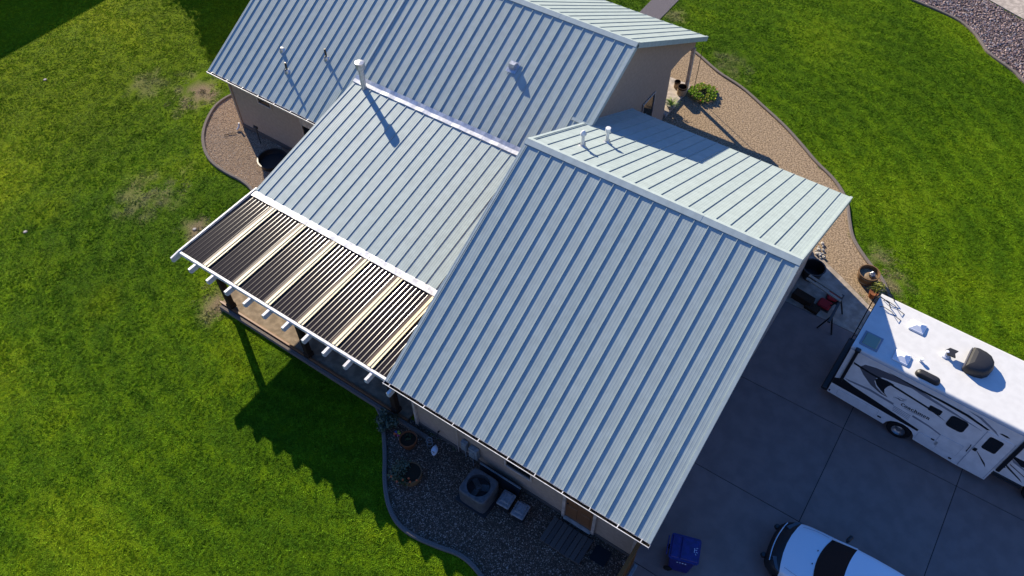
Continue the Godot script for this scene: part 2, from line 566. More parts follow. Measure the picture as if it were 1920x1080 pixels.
func scatter(called: String, label: String, category: String, poly: Array, count: int, smin: float, smax: float, cols: Array, y: float, sd: int, flat := 0.6) -> void:
	var r := RandomNumberGenerator.new()
	r.seed = sd
	var pv := PackedVector2Array()
	var lo := Vector2(1e9, 1e9)
	var hi := Vector2(-1e9, -1e9)
	for p in poly:
		pv.append(p)
		lo = Vector2(minf(lo.x, p.x), minf(lo.y, p.y))
		hi = Vector2(maxf(hi.x, p.x), maxf(hi.y, p.y))
	var xs: Array = []
	var cs: Array = []
	var guard := 0
	while xs.size() < count and guard < count * 8:
		guard += 1
		var p := Vector2(r.randf_range(lo.x, hi.x), r.randf_range(lo.y, hi.y))
		if not Geometry2D.is_point_in_polygon(p, pv): continue
		var s := lerpf(smin, smax, pow(r.randf(), 1.8))
		var b := Basis(Vector3.UP, r.randf() * TAU) * Basis(Vector3.RIGHT, r.randf_range(-0.4, 0.4))
		xs.append(Transform3D(b.scaled(Vector3.ONE * s), Vector3(p.x, y + s * 0.10, p.y)))
		var c: Color = cols[r.randi() % cols.size()]
		var v := r.randf_range(0.65, 1.25)
		cs.append(Color(c.r * v, c.g * v, c.b * v))
	var mm := MultiMesh.new()
	mm.transform_format = MultiMesh.TRANSFORM_3D
	mm.use_colors = true
	mm.mesh = pebble_mesh(sd, flat)
	mm.instance_count = xs.size()
	for i in xs.size():
		mm.set_instance_transform(i, xs[i])
		mm.set_instance_color(i, cs[i])
	var o := MultiMeshInstance3D.new()
	o.multimesh = mm
	o.material_override = mats["pebble"]
	o.name = numbered(called)
	add_child(o, true)
	tag(o, label, category, "", "stuff")

func kerb(line: Array, label: String) -> void:
	var st := st_new()
	strip_profile(st, line, V2([[-0.07, -0.1], [-0.07, 0.07], [-0.045, 0.095], [0.045, 0.095], [0.07, 0.07], [0.07, -0.1]]))
	struct("kerb", st, mats["kerb"], label)

func ground() -> void:
	# one sheet, fine near the house and coarse out to the horizon
	var st := st_new()
	var x0 := -36.0
	var z0 := -34.0
	var nx := 136
	var nz := 136
	var step := 0.4
	var cols: Array = []
	for j in nz + 1:
		var row: Array = []
		for i in nx + 1: row.append(lawn_color(x0 + i * step, z0 + j * step))
		cols.append(row)
	for j in nz:
		for i in nx:
			for q in [[0, 0], [1, 0], [1, 1], [0, 0], [1, 1], [0, 1]]:
				var c: Color = cols[j + q[1]][i + q[0]]
				st.set_color(Color(c.r * 0.8, c.g * 0.75, c.b * 0.8))
				st.add_vertex(Vector3(x0 + (i + q[0]) * step, 0, z0 + (j + q[1]) * step))
	var x1 := x0 + nx * step
	var z1 := z0 + nz * step
	st.set_color(Color(0.05, 0.10, 0.008))
	for r in [[-500.0, -500.0, 500.0, z0], [-500.0, z1, 500.0, 500.0], [-500.0, z0, x0, z1], [x1, z0, 500.0, z1]]:
		quad(st, Vector3(r[0], 0, r[1]), Vector3(r[2], 0, r[1]), Vector3(r[2], 0, r[3]), Vector3(r[0], 0, r[3]))
	struct("lawn", st, mats["lawn"], "mown green lawn around the house")
	# beds
	st = st_new(); ground_poly(st, bed_left, 0.012); struct("gravel_bed", st, mats["left_base"], "tan gravel bed beside the left front wall of the house")
	st = st_new(); ground_poly(st, bed_right, 0.012); struct("dirt_bed", st, mats["dirt"], "wide bed of tan dirt and fine gravel behind the garage")
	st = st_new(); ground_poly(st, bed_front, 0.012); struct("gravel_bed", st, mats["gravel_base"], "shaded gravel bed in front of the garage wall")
	st = st_new(); ground_poly(st, bed_rock, 0.012); struct("rock_bed", st, mats["rock_base"], "bed of purple grey rock at the far corner of the lawn")
	kerb(left_kerb, "curved concrete edging of the left gravel bed")
	kerb(right_kerb, "long curved concrete edging of the dirt bed")
	kerb(front_kerb, "curved concrete edging of the shaded front gravel bed")
	kerb(rock_kerb, "curved concrete edging of the far rock bed")
	var tan := [Color(0.38, 0.275, 0.185), Color(0.46, 0.345, 0.24), Color(0.28, 0.195, 0.125), Color(0.52, 0.43, 0.33), Color(0.36, 0.25, 0.165)]
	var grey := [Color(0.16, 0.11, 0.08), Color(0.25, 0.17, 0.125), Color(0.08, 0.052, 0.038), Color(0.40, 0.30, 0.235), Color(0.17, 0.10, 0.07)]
	var rock := [Color(0.24, 0.18, 0.17), Color(0.34, 0.245, 0.22), Color(0.13, 0.10, 0.10), Color(0.26, 0.24, 0.25), Color(0.45, 0.34, 0.28), Color(0.2, 0.14, 0.13)]
	scatter("gravel", "tan pebbles covering the left bed", "gravel", bed_left, 22000, 0.018, 0.045, tan, 0.012, 5)
	scatter("gravel", "fine tan gravel and clods on the dirt bed", "gravel", bed_right, 14000, 0.008, 0.034, tan, 0.012, 6, 0.5)
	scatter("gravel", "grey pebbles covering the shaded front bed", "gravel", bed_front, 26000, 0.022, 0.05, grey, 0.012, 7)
	scatter("gravel", "purple grey rock covering the far bed", "gravel", bed_rock, 16000, 0.05, 0.14, rock, 0.012, 8)
	# driveway slabs
	st = st_new(); ground_poly(st, drive_poly, 0.006)
	var drive := struct("driveway", st, mats["joint"], "shaded grey concrete driveway")
	var xs := [8.2, 12.03, 15.61, 19.2, 22.8, 26.0]
	var zs := [-7.6, -4.35, -0.47, 3.32, 7.15, 11.0, 16.0]
	var pv := PackedVector2Array()
	for p in drive_poly: pv.append(p)
	for i in xs.size() - 1:
		for j in zs.size() - 1:
			var g := 0.011
			var cell := PackedVector2Array([Vector2(xs[i] + g, zs[j] + g), Vector2(xs[i + 1] - g, zs[j] + g), Vector2(xs[i + 1] - g, zs[j + 1] - g), Vector2(xs[i] + g, zs[j + 1] - g)])
			for piece in Geometry2D.intersect_polygons(cell, pv):
				var s2 := st_new()
				var pl: Array = []
				for p in piece: pl.append(p)
				ext(s2, pl, Vector3(0, -0.08, 0), Vector3(1, 0, 0), Vector3(0, 0, 1), Vector3.UP, 0.105)
				obj("slab", s2, mats["concrete_sunlit"] if i == 0 and j == 0 else mats[["concrete", "concrete_b", "concrete_c"][(i * 2 + j * 5 + i * j) % 3]], drive)  # the rear corner slab has its sunlit look painted into the colour
	st = st_new()
	ext(st, V2([[19.6, -18], [60, -14], [60, 60], [19.6, 60], [19.6, 16.2], [26.2, 16.2], [26.2, -5.4], [19.6, -5.4]]), Vector3(0, -0.05, 0), Vector3(1, 0, 0), Vector3(0, 0, 1), Vector3.UP, 0.075)  # added out of view, to bounce sunlight onto the motorhome's shaded side
	struct("bounce_road", st, mats["walk"], "unseen pale concrete added beyond the driveway to bounce light")
	# walk beyond the rock bed, in slabs, and the path from the porch
	st = st_new(); ground_poly(st, walk_poly, 0.006)
	var walk := struct("pavement", st, mats["joint"], "pale concrete pavement beyond the rock bed")
	var d := Vector2(8.0, 3.63).normalized()
	var n := Vector2(-d.y, d.x)
	for k in 12:
		var a := Vector2(1.5, -32.46) + d * (k * 1.5) - n * 0.02
		var s3 := st_new()
		ext(s3, [a, a + d * 1.485, a + d * 1.485 - n * 2.3, a - n * 2.3], Vector3(0, -0.05, 0), Vector3(1, 0, 0), Vector3(0, 0, 1), Vector3.UP, 0.085)
		obj("slab", s3, mats["walk"], walk)
	st = st_new()
	ext(st, path_poly, Vector3(0, -0.04, 0), Vector3(1, 0, 0), Vector3(0, 0, 1), Vector3.UP, 0.065)
	struct("path", st, mats["path"], "grey path leading away from the porch")

# ------------------------------------------------------------------ house
func panel_mesh(width: float, length: float, seam := 0.027, variant := 0) -> ArrayMesh:
	var key := "%.3f_%.3f_%.3f_%d" % [width, length, seam, variant]
	if mesh_cache.has(key): return mesh_cache[key]
	var prof: Array = [Vector2(-0.004, 0), Vector2(-0.004, seam), Vector2(0.012, seam + 0.002), Vector2(0.013, 0.0)]
	var ribs := int(round(width / 0.087))
	for k in range(1, ribs):
		var x := width * k / ribs
		prof.append_array([Vector2(x - 0.020, 0.0), Vector2(x - 0.007, 0.0013), Vector2(x + 0.007, 0.0013), Vector2(x + 0.020, 0.0)])
	prof.append(Vector2(width - 0.005, 0.0))
	var st := st_new()
	var n := 7
	var wob := FastNoiseLite.new()   # sheet metal never lies quite flat
	wob.seed = hash(key)
	wob.frequency = 0.55
	for i in prof.size() - 1:
		for j in n:
			var p: Array = []
			for q in [[i, j], [i + 1, j], [i + 1, j + 1], [i, j + 1]]:
				var v: Vector2 = prof[q[0]]
				var z := length * float(q[1]) / n
				var mid := sin(PI * clampf(v.x / width, 0.0, 1.0))
				p.append(Vector3(v.x, v.y + 0.0035 * mid * wob.get_noise_2d(z * 1.7, 3.0), z))
			quad(st, p[0], p[1], p[2], p[3])
	st.generate_normals()
	mesh_cache[key] = st.commit()
	return mesh_cache[key]

func put_panel(parent: Node, x: float, width: float, length: float, origin: Vector3, slope: Vector3, front: bool, m := "") -> void:
	var xa := Vector3(1, 0, 0) if front else Vector3(-1, 0, 0)
	var ya := slope.cross(xa).normalized()
	var b := Basis(xa, ya, slope)
	b = b * Basis(Vector3(0, 0, 1), rng.randf_range(-0.0035, 0.0035))
	var px := x if front else x + width
	var mm: String = m if m != "" else ["metal", "metal_b", "metal_c"][rng.randi() % 3]
	inst("roof_panel", panel_mesh(width, length, 0.025, rng.randi() % 4), mats[mm], parent, Transform3D(b, Vector3(px, origin.y, origin.z) + ya * 0.006))

func slope_dir(rise: float, run: float) -> Vector3:
	return Vector3(0, -rise, run).normalized()

func rake_trim(parent: Node, a: Vector3, b: Vector3, up: Vector3, side: float, m := "trim_metal", w := 0.085) -> void:
	# an angle along the rake: flat top flange and a deep face on the outside
	var st := st_new()
	var t := (b - a).normalized()
	var x := Vector3(side, 0, 0)
	var c0 := a + up * 0.03
	var c1 := b + up * 0.03
	quad(st, c0 - x * w, c1 - x * w, c1 + x * 0.012, c0 + x * 0.012)
	quad(st, c0 + x * 0.012, c1 + x * 0.012, c1 + x * 0.012 - up * 0.2, c0 + x * 0.012 - up * 0.2)
	quad(st, c0 - x * w, c1 - x * w, c1 - x * w - up * 0.03, c0 - x * w - up * 0.03)
	quad(st, c0 + x * 0.012 - up * 0.2, c1 + x * 0.012 - up * 0.2, c1 - x * 0.03 - up * 0.2, c0 - x * 0.03 - up * 0.2)
	quad(st, c0 + x * 0.012, c0 + x * 0.012 - up * 0.2, c0 - x * 0.03 - up * 0.2, c0 - x * 0.03)
	quad(st, c1 + x * 0.012, c1 + x * 0.012 - up * 0.2, c1 - x * 0.03 - up * 0.2, c1 - x * 0.03)
	obj("rake_trim", st, mats[m], parent)

func ridge_cap(parent: Node, xa: float, xb: float, ridge: Vector3, sf: Vector3, sr: Vector3, w := 0.17, pieces := 3) -> void:
	for k in pieces:
		var a := lerpf(xa, xb, float(k) / pieces)
		var b := lerpf(xa, xb, float(k + 1) / pieces) + (0.03 if k < pieces - 1 else 0.0)
		var lift := 0.042 + 0.003 * (k % 2)
		var st := st_new()
		for q in [[sf, 1.0], [sr, -1.0]]:
			var s: Vector3 = q[0]
			var up := s.cross(Vector3(1, 0, 0) * q[1]).normalized()
			var p0 := ridge + Vector3(0, lift * 1.12, 0)
			var p1 := ridge + s * w + up * lift
			quad(st, Vector3(a, p0.y, p0.z), Vector3(b, p0.y, p0.z), Vector3(b, p1.y, p1.z), Vector3(a, p1.y, p1.z))
			var p2 := p1 - up * 0.018
			quad(st, Vector3(a, p1.y, p1.z), Vector3(b, p1.y, p1.z), Vector3(b, p2.y, p2.z), Vector3(a, p2.y, p2.z))
		obj("ridge_cap", st, mats["trim_metal"], parent)

func gutter(parent: Node, xa: float, xb: float, y: float, z: float, hangers: Array) -> void:
	# open channel hung along an eave that faces +z; outer lip at z + 0.13
	var st := st_new()
	var prof := [Vector2(0.0, 0.0), Vector2(0.0, -0.11), Vector2(0.085, -0.11), Vector2(0.115, -0.05), Vector2(0.13, 0.0), Vector2(0.13, 0.012), Vector2(0.112, 0.012), Vector2(0.112, 0.0), Vector2(0.10, -0.05), Vector2(0.075, -0.098), Vector2(0.012, -0.098), Vector2(0.012, 0.0)]
	for i in prof.size():
		var p: Vector2 = prof[i]
		var q: Vector2 = prof[(i + 1) % prof.size()]
		quad(st, Vector3(xa, y + p.y, z + p.x), Vector3(xb, y + p.y, z + p.x), Vector3(xb, y + q.y, z + q.x), Vector3(xa, y + q.y, z + q.x))
	for x in [xa, xb]:
		box(st, Vector3(x, y - 0.05, z + 0.06), Vector3(0.004, 0.115, 0.125))
	var g := obj("gutter", st, mats["white_paint"], parent)
	st = st_new()
	var r := RandomNumberGenerator.new()
	r.seed = 9
	var n := int((xb - xa) / 0.12)
	var prev := Vector2(-0.05, -0.05)
	for i in n:
		var a := xa + 0.006 + (xb - xa - 0.012) * i / n
		var b := xa + 0.006 + (xb - xa - 0.012) * (i + 1) / n
		var h := Vector2(r.randf_range(-0.062, -0.03), r.randf_range(-0.062, -0.03))
		quad(st, Vector3(a, y + prev.x, z + 0.013), Vector3(b, y + h.x, z + 0.013), Vector3(b, y + h.y, z + 0.1), Vector3(a, y + prev.y, z + 0.1))
		prev = h
	obj("leaf_litter", st, mats["litter"], g)
	for x in hangers:
		st = st_new()
		box(st, Vector3(x, y + 0.002, z + 0.062), Vector3(0.022, 0.006, 0.13))
		obj("hanger", st, mats["white_paint"], g)

# lap siding between two edges that depend on height, on a wall plane
func siding(parent: Node, m: String, o: Vector3, u: Vector3, n: Vector3, y0: float, y1: float, lo: Callable, hi: Callable, holes: Array = [], course := 0.16) -> void:
	var st := st_new()
	var y := y0
	while y < y1 - 0.01:
		var t := minf(y + course, y1)
		var spans: Array = [[float(lo.call(y)), float(hi.call(y)), float(lo.call(t)), float(hi.call(t))]]
		for h in holes:
			if t <= h[2] + 0.001 or y >= h[3] - 0.001: continue
			var nx: Array = []
			for s in spans:
				if h[1] <= s[0] or h[0] >= s[1]: nx.append(s); continue
				nx.append([s[0], h[0], s[2], h[0]])
				nx.append([h[1], s[1], h[1], s[3]])
			spans = nx
		for s in spans:
			if s[1] - s[0] < 0.01: continue
			var a: Vector3 = o + u * s[0] + Vector3.UP * y + n * 0.016
			var b: Vector3 = o + u * s[1] + Vector3.UP * y + n * 0.016
			var c: Vector3 = o + u * s[3] + Vector3.UP * t + n * 0.006
			var d: Vector3 = o + u * s[2] + Vector3.UP * t + n * 0.006
			quad(st, a, b, c, d)
			quad(st, a, b, b - n * 0.014, a - n * 0.014)
		y = t
	var w := obj("siding", st, mats[m], parent)
	tag(w, "", "", "", "stuff")

func window_on(parent: Node, o: Vector3, u: Vector3, n: Vector3, x0: float, x1: float, y0: float, y1: float, blind := true) -> void:
	var st := st_new()
	var c := o + u * (x0 + x1) * 0.5 + Vector3.UP * (y0 + y1) * 0.5
	var b := Basis(u, Vector3.UP, n)
	box(st, c + n * 0.008, Vector3(x1 - x0, y1 - y0, 0.012), 0.0, b)
	var pane := obj("window", st, mats["glass"], parent)
	st = st_new()
	var w := 0.055
	for sx in [-1, 1]:
		box(st, c + u * sx * ((x1 - x0) * 0.5) + n * 0.03, Vector3(w, y1 - y0 + w, 0.05), 0.006, b)
	for sy in [-1, 1]:
		box(st, c + Vector3.UP * sy * ((y1 - y0) * 0.5) + n * 0.028, Vector3(x1 - x0 - w, w, 0.046), 0.006, b)
	obj("frame", st, mats["wall_trim"], pane)

func house() -> void:
	var h := thing("house", "low house with grey standing seam metal roofs and tan siding", "house")
	var sg := (HG - HEG) / SG
	var gf := slope_dir(HG - HEG, SG)
	var gr := Vector3(0, gf.y, -gf.z)
	var glen := Vector2(SG, HG - HEG).length()
	# --- garage roof
	var st := st_new()
	ext(st, V2([[-SG + 0.02, HEG - 0.01], [0, HG - 0.012], [SG - 0.02, HEG - 0.01], [SG - 0.02, HEG - 0.12], [0, HG - 0.14], [-SG + 0.02, HEG - 0.12]]), Vector3(0.01, 0, 0), Vector3(0, 0, 1), Vector3.UP, Vector3(1, 0, 0), XG1 - 0.02)
	var groof := obj("garage_roof", st, mats["trim_metal"], h)
	tag(groof, "wide gabled metal roof over the garage")
	put_panel(groof, 0.0, 0.115, glen, Vector3(0, HG, 0), gf, true)
	for k in 20: put_panel(groof, 0.115 + 0.4365 * k, 0.4365 if k < 19 else 0.46, glen, Vector3(0, HG, 0), gf, true)
	put_panel(groof, 0.0, 0.15, glen, Vector3(0, HG, 0), gr, false)
	for k in 20: put_panel(groof, 0.15 + 0.4365 * k, 0.4365 if k < 19 else 0.43, glen, Vector3(0, HG, 0), gr, false)
	ridge_cap(groof, -0.012, XG1 + 0.012, Vector3(0, HG, 0), gf, gr, 0.17, 3)
	var upf := gf.cross(Vector3(1, 0, 0)).normalized()
	var upr := gr.cross(Vector3(-1, 0, 0)).normalized()
	for s in [[0.0, -1.0], [XG1, 1.0]]:
		var top := Vector3(s[0], HG, 0)
		rake_trim(groof, top, top + gf * glen, upf, s[1])
		rake_trim(groof, top, top + gr * glen, upr, s[1])
	# --- main roof
	var sm := (HM - HMF) / (ZMF - ZM)
	var mf := slope_dir(HM - HMF, ZMF - ZM)
	var mr := Vector3(0, -(HM - HMR), ZMR - ZM).normalized()
	var mlen := Vector2(ZMF - ZM, HM - HMF).length()
	var rlen := Vector2(ZM - ZMR, HM - HMR).length()
	st = st_new()
	ext(st, V2([[ZMR + 0.02, HMR - 0.01], [ZM, HM - 0.012], [ZMF - 0.02, HMF - 0.01], [ZMF - 0.02, HMF - 0.12], [ZM, HM - 0.15], [ZMR + 0.02, HMR - 0.12]]), Vector3(XM0 + 0.01, 0, 0), Vector3(0, 0, 1), Vector3.UP, Vector3(1, 0, 0), -XM0 - 0.02)
	var cutz := -3.577
	var cuth := HM - sm * (cutz - ZM)
	ext(st, V2([[ZMR + 0.02, HMR - 0.01], [ZM, HM - 0.012], [cutz, cuth - 0.01], [cutz, cuth - 0.12], [ZM, HM - 0.15], [ZMR + 0.02, HMR - 0.12]]), Vector3(-0.01, 0, 0), Vector3(0, 0, 1), Vector3.UP, Vector3(1, 0, 0), XM1)
	var mroof := obj("main_roof", st, mats["trim_metal"], h)
	tag(mroof, "long gabled metal roof over the main house")
	put_panel(mroof, XM0, 0.393, mlen, Vector3(0, HM, ZM), mf, true)
	for k in 15: put_panel(mroof, -15.44 + 0.4223 * k, 0.4223, mlen, Vector3(0, HM, ZM), mf, true)
	var shed_run := (ZS + 0.15 - ZM) / mf.z
	put_panel(mroof, -9.105 - 0.0, 0.3685, shed_run, Vector3(0, HM, ZM), mf, true)
	for k in 20:
		var x := -0.07 - 0.4333 * (20 - k)
		put_panel(mroof, x, 0.4333, shed_run, Vector3(0, HM, ZM), mf, true)
	put_panel(mroof, -0.07, 0.386, (cutz - 0.02 - ZM) / mf.z, Vector3(0, HM, ZM), mf, true)
	st = st_new()   # flat lapped flashing where the older and newer roofing meet
	var upm := mf.cross(Vector3(1, 0, 0)).normalized()
	for q in [[-9.14, 0.06, 0.045]]:
		var c: Vector3 = Vector3(q[0], HM, ZM) + mf * (mlen * 0.5) + upm * q[2] * 0.5
		box(st, c, Vector3(q[1], q[2], mlen - 0.02), 0.01, Basis(Vector3(1, 0, 0), upm, mf))
	obj("lap_flashing", st, mats["trim_metal"], mroof)
	for k in 37: put_panel(mroof, XM1 - 0.42 - 0.4333 * k, 0.4333 if k > 0 else 0.42, rlen, Vector3(0, HM, ZM), mr, false)
	ridge_cap(mroof, XM0 - 0.012, XM1 + 0.012, Vector3(0, HM, ZM), mf, mr, 0.17, 5)
	var upmr := mr.cross(Vector3(-1, 0, 0)).normalized()
	var mtop := Vector3(XM1, HM, ZM)
	rake_trim(mroof, mtop, Vector3(XM1, cuth, cutz), upm, 1.0)
	rake_trim(mroof, mtop, mtop + mr * rlen, upmr, 1.0)
	mtop = Vector3(XM0, HM, ZM)
	rake_trim(mroof, mtop, mtop + mf * mlen, upm, -1.0)
	rake_trim(mroof, mtop, mtop + mr * rlen, upmr, -1.0)
	# small apron flashing where the main rake dies into the garage roof
	st = st_new()
	box(st, Vector3(-0.08, cuth + 0.03, cutz + 0.03), Vector3(0.75, 0.012, 0.12), 0.0, Basis(Vector3(1, 0, 0), upm, mf))
	obj("apron_flashing", st, mats["trim_metal"], mroof)
	# --- shed roof over the rear of the patio
	var hs := HM - sm * (ZS - ZM) + 0.05
	var sf := slope_dir(hs - HS1, ZS1 - ZS)
	var slen := Vector2(ZS1 - ZS, hs - HS1).length()
	var ups := sf.cross(Vector3(1, 0, 0)).normalized()
	st = st_new()
	ext(st, V2([[ZS, hs - 0.01], [ZS1, HS1 - 0.01], [ZS1, HS1 - 0.12], [ZS, hs - 0.08]]), Vector3(XS0 + 0.01, 0, 0), Vector3(0, 0, 1), Vector3.UP, Vector3(1, 0, 0), -XS0 + 0.3)
	var sroof := obj("shed_roof", st, mats["trim_metal"], h)
	tag(sroof, "low sloped pale metal roof between main roof and patio cover")
	put_panel(sroof, XS0, 0.453, slen, Vector3(0, hs, ZS), sf, true)
	for k in 21: put_panel(sroof, -8.72 + 0.4322 * k, 0.4322, slen, Vector3(0, hs, ZS), sf, true)
	rake_trim(sroof, Vector3(XS0, hs, ZS), Vector3(XS0, hs, ZS) + sf * slen, ups, -1.0)
	# white head flashing, in lapped lengths that are not quite straight
	var n := 4
	for k in n:
		var a := lerpf(XS0 - 0.05, 0.25, float(k) / n)
		var b := lerpf(XS0 - 0.05, 0.25, float(k + 1) / n) + 0.04
		st = st_new()
		var m2 := 7
		for j in m2:
			var xa := lerpf(a, b, float(j) / m2)
			var xb := lerpf(a, b, float(j + 1) / m2)
			var wa := 0.012 * sin(xa * 7.3)
			var wb := 0.012 * sin(xb * 7.3)
			var y := hs + 0.055 + 0.004 * k
			quad(st, Vector3(xa, y + 0.10, ZS - 0.14), Vector3(xb, y + 0.10, ZS - 0.14), Vector3(xb, y + wb, ZS - 0.02), Vector3(xa, y + wa, ZS - 0.02))
			quad(st, Vector3(xa, y + wa, ZS - 0.02), Vector3(xb, y + wb, ZS - 0.02), Vector3(xb, y - 0.035 + wb, ZS + 0.13), Vector3(xa, y - 0.035 + wa, ZS + 0.13))
			quad(st, Vector3(xa, y - 0.035 + wa, ZS + 0.13), Vector3(xb, y - 0.035 + wb, ZS + 0.13), Vector3(xb, y - 0.06, ZS + 0.132), Vector3(xa, y - 0.06, ZS + 0.132))
		obj("head_flashing", st, mats["white_metal"], sroof)
	# --- walls
	var wl := -15.17
	st = st_new()
	box(st, Vector3((wl + 0.0) / 2, 1.35, -5.65), Vector3(-wl - 0.04, 2.5, 10.7))
	box(st, Vector3(-4.45, 1.3, 1.7), Vector3(8.9, 2.2, 4.0))
	box(st, Vector3(4.45, 1.3, -0.02), Vector3(7.9, 2.5, 14.2))
	obj("wall", st, mats["siding"], h)
	# right gable of the main house: reaches out over the porch
	st = st_new()
	ext(st, V2([[-13.35, 2.45], [-11.0, 2.8], [-11.0, 0.0], [-0.4, 0.0], [-0.4, HMF + 0.05], [ZM, HM - 0.2], [-13.35, HM - 0.2 - (HM - HMR) / (ZM - ZMR) * (ZM + 13.35)]]), Vector3(-0.2, 0, 0), Vector3(0, 0, 1), Vector3.UP, Vector3(1, 0, 0), 0.18)
	obj("gable_wall", st, mats["siding"], h)
	st = st_new()
	ext(st, V2([[-11.0, 2.4], [-0.3, 2.4], [-0.3, HMF - 0.1], [ZM, HM - 0.2], [-11.0, HMR + 1.4]]), Vector3(wl, 0, 0), Vector3(0, 0, 1), Vector3.UP, Vector3(1, 0, 0), 0.18)
	obj("gable_wall", st, mats["siding"], h)
	st = st_new()
	ext(st, V2([[-7.15, 2.4], [7.15, 2.4], [7.15, HEG + 0.0], [0, HG - 0.2], [-7.15, HEG + 0.0]]), Vector3(8.4 - 0.2, 0, 0), Vector3(0, 0, 1), Vector3.UP, Vector3(1, 0, 0), 0.2)
	obj("gable_wall", st, mats["siding"], h)
	st = st_new()
	ext(st, V2([[-7.15, 2.4], [7.15, 2.4], [7.15, HEG + 0.0], [0, HG - 0.2], [-7.15, HEG + 0.0]]), Vector3(0.45, 0, 0), Vector3(0, 0, 1), Vector3.UP, Vector3(1, 0, 0), 0.2)
	obj("gable_wall", st, mats["siding"], h)
	var mrs := (HM - HMR) / (ZM - ZMR)
	siding(h, "siding", Vector3(-0.02, 0, 0), Vector3(0, 0, 1), Vector3(1, 0, 0), 0.1, HM - 0.3,
		func(y): return maxf(-11.0 if y < 2.75 else -13.3, ZM - (HM - 0.24 - y) / mrs),
		func(y): return minf(-0.6, ZM + (HM - 0.24 - y) / sm), [[-9.6, -8.52, 1.1, 2.44]], 0.14)
	window_on(h, Vector3(0.0, 0, 0), Vector3(0, 0, 1), Vector3(1, 0, 0), -9.58, -8.54, 1.1, 2.43)
	# left front wall, seen under the main eave
	siding(h, "siding", Vector3(0, 0, -0.27), Vector3(1, 0, 0), Vector3(0, 0, 1), 0.25, 2.6, func(_y): return wl + 0.02, func(_y): return -8.9, [[-13.55, -12.75, 2.05, 2.7], [-11.15, -9.6, 0.9, 2.45]], 0.15)
	window_on(h, Vector3(0, 0, -0.27), Vector3(1, 0, 0), Vector3(0, 0, 1), -13.53, -12.77, 2.07, 2.55)
	window_on(h, Vector3(0, 0, -0.27), Vector3(1, 0, 0), Vector3(0, 0, 1), -11.12, -9.65, 0.9, 2.05)
	st = st_new(); box(st, Vector3(-10.38, 2.25, -0.25), Vector3(1.55, 0.36, 0.05), 0.005); obj("panel", st, mats["wall_trim"], h)
	# garage front wall
	siding(h, "siding", Vector3(0, 0, 7.08), Vector3(1, 0, 0), Vector3(0, 0, 1), 0.18, 2.6, func(_y): return 0.5, func(_y): return 8.4, [[3.95, 4.92, 0.97, 1.75], [6.05, 7.13, 0.1, 2.2]], 0.19)
	window_on(h, Vector3(0, 0, 7.08), Vector3(1, 0, 0), Vector3(0, 0, 1), 3.97, 4.9, 0.99, 1.72)
	st = st_new()
	box(st, Vector3(4.4, 0.09, 7.07), Vector3(7.95, 0.2, 0.1))
	obj("foundation", st, mats["foundation"], h)
	st = st_new()
	box(st, Vector3(-11.9, 0.12, -0.27), Vector3(6.6, 0.26, 0.1))
	obj("foundation", st, mats["foundation"], h)
	# corner boards and downpipes
	st = st_new(); box(st, Vector3(0.5, 1.35, 7.13), Vector3(0.1, 2.5, 0.1), 0.008); obj("corner_board", st, mats["wall_trim"], h)
	st = st_new(); box(st, Vector3(8.4, 1.35, 7.12), Vector3(0.1, 2.5, 0.1), 0.008); obj("corner_board", st, mats["wall_trim"], h)
	st = st_new(); box(st, Vector3(wl, 1.35, -0.25), Vector3(0.1, 2.5, 0.1), 0.008); obj("corner_board", st, mats["siding"], h)
	st = st_new(); tube(st, [Vector3(2.2, 2.55, 7.17), Vector3(2.2, 0.05, 7.17)], 0.018); obj("conduit", st, mats["wall_trim"], h)
	# door
	st = st_new(); box(st, Vector3(6.59, 1.14, 7.09), Vector3(0.92, 2.0, 0.05), 0.004)
	var door := obj("door", st, mats["door_wood"], h)
	tag(door, "brown wooden side door of the garage")
	for q in [[6.37, 0.62], [6.81, 0.62], [6.37, 1.55], [6.81, 1.55]]:
		st = st_new(); box(st, Vector3(q[0], q[1], 7.125), Vector3(0.3, 0.72, 0.02), 0.012); obj("raised_panel", st, mats["door_wood"], door)
	st = st_new(); lathe(st, [Vector2(0, 0.06), Vector2(0.025, 0.05), Vector2(0.03, 0.03), Vector2(0.012, 0.0)], Vector3(6.2, 1.1, 7.11), 10, Basis(Vector3(1, 0, 0), PI / 2)); obj("handle", st, mats["black"], door)
	st = st_new()
	for x in [6.08, 7.1]: box(st, Vector3(x, 1.15, 7.14), Vector3(0.1, 2.1, 0.07), 0.006)
	box(st, Vector3(6.59, 0.12, 7.16), Vector3(0.92, 0.05, 0.12), 0.006)
	obj("door_frame", st, mats["wall_trim"], h)
	# garage doors on the drive side
	for z in [-3.6, 2.6]:
		st = st_new(); box(st, Vector3(8.41, 1.15, z), Vector3(0.06, 2.2, 4.6))
		var gd := obj("garage_door", st, mats["wall_trim"], h)
		for k in 4:
			st = st_new(); box(st, Vector3(8.45, 0.36 + 0.53 * k, z), Vector3(0.03, 0.5, 4.5), 0.01); obj("door_section", st, mats["wall_trim"], gd)
	# gutters
	gutter(h, -0.02, XG1 + 0.02, HEG + 0.005, SG - 0.005, [0.2, 1.5, 2.55, 3.45, 4.45, 5.35, 6.25, 7.1, 7.95, 8.65])
	gutter(h, XM0, XS0 + 0.1, HMF + 0.005, ZMF - 0.005, [-15.6, -14.7, -13.8, -12.9, -12.0, -11.1, -10.2])
	st = st_new(); box(st, Vector3(4.42, HEG - 0.12, SG - 0.03), Vector3(8.84, 0.2, 0.03)); obj("fascia", st, mats["white_paint"], h)
	st = st_new(); box(st, Vector3(4.42, HEG - 0.12, -SG + 0.01), Vector3(8.84, 0.2, 0.03)); obj("fascia", st, mats["trim_metal"], h)
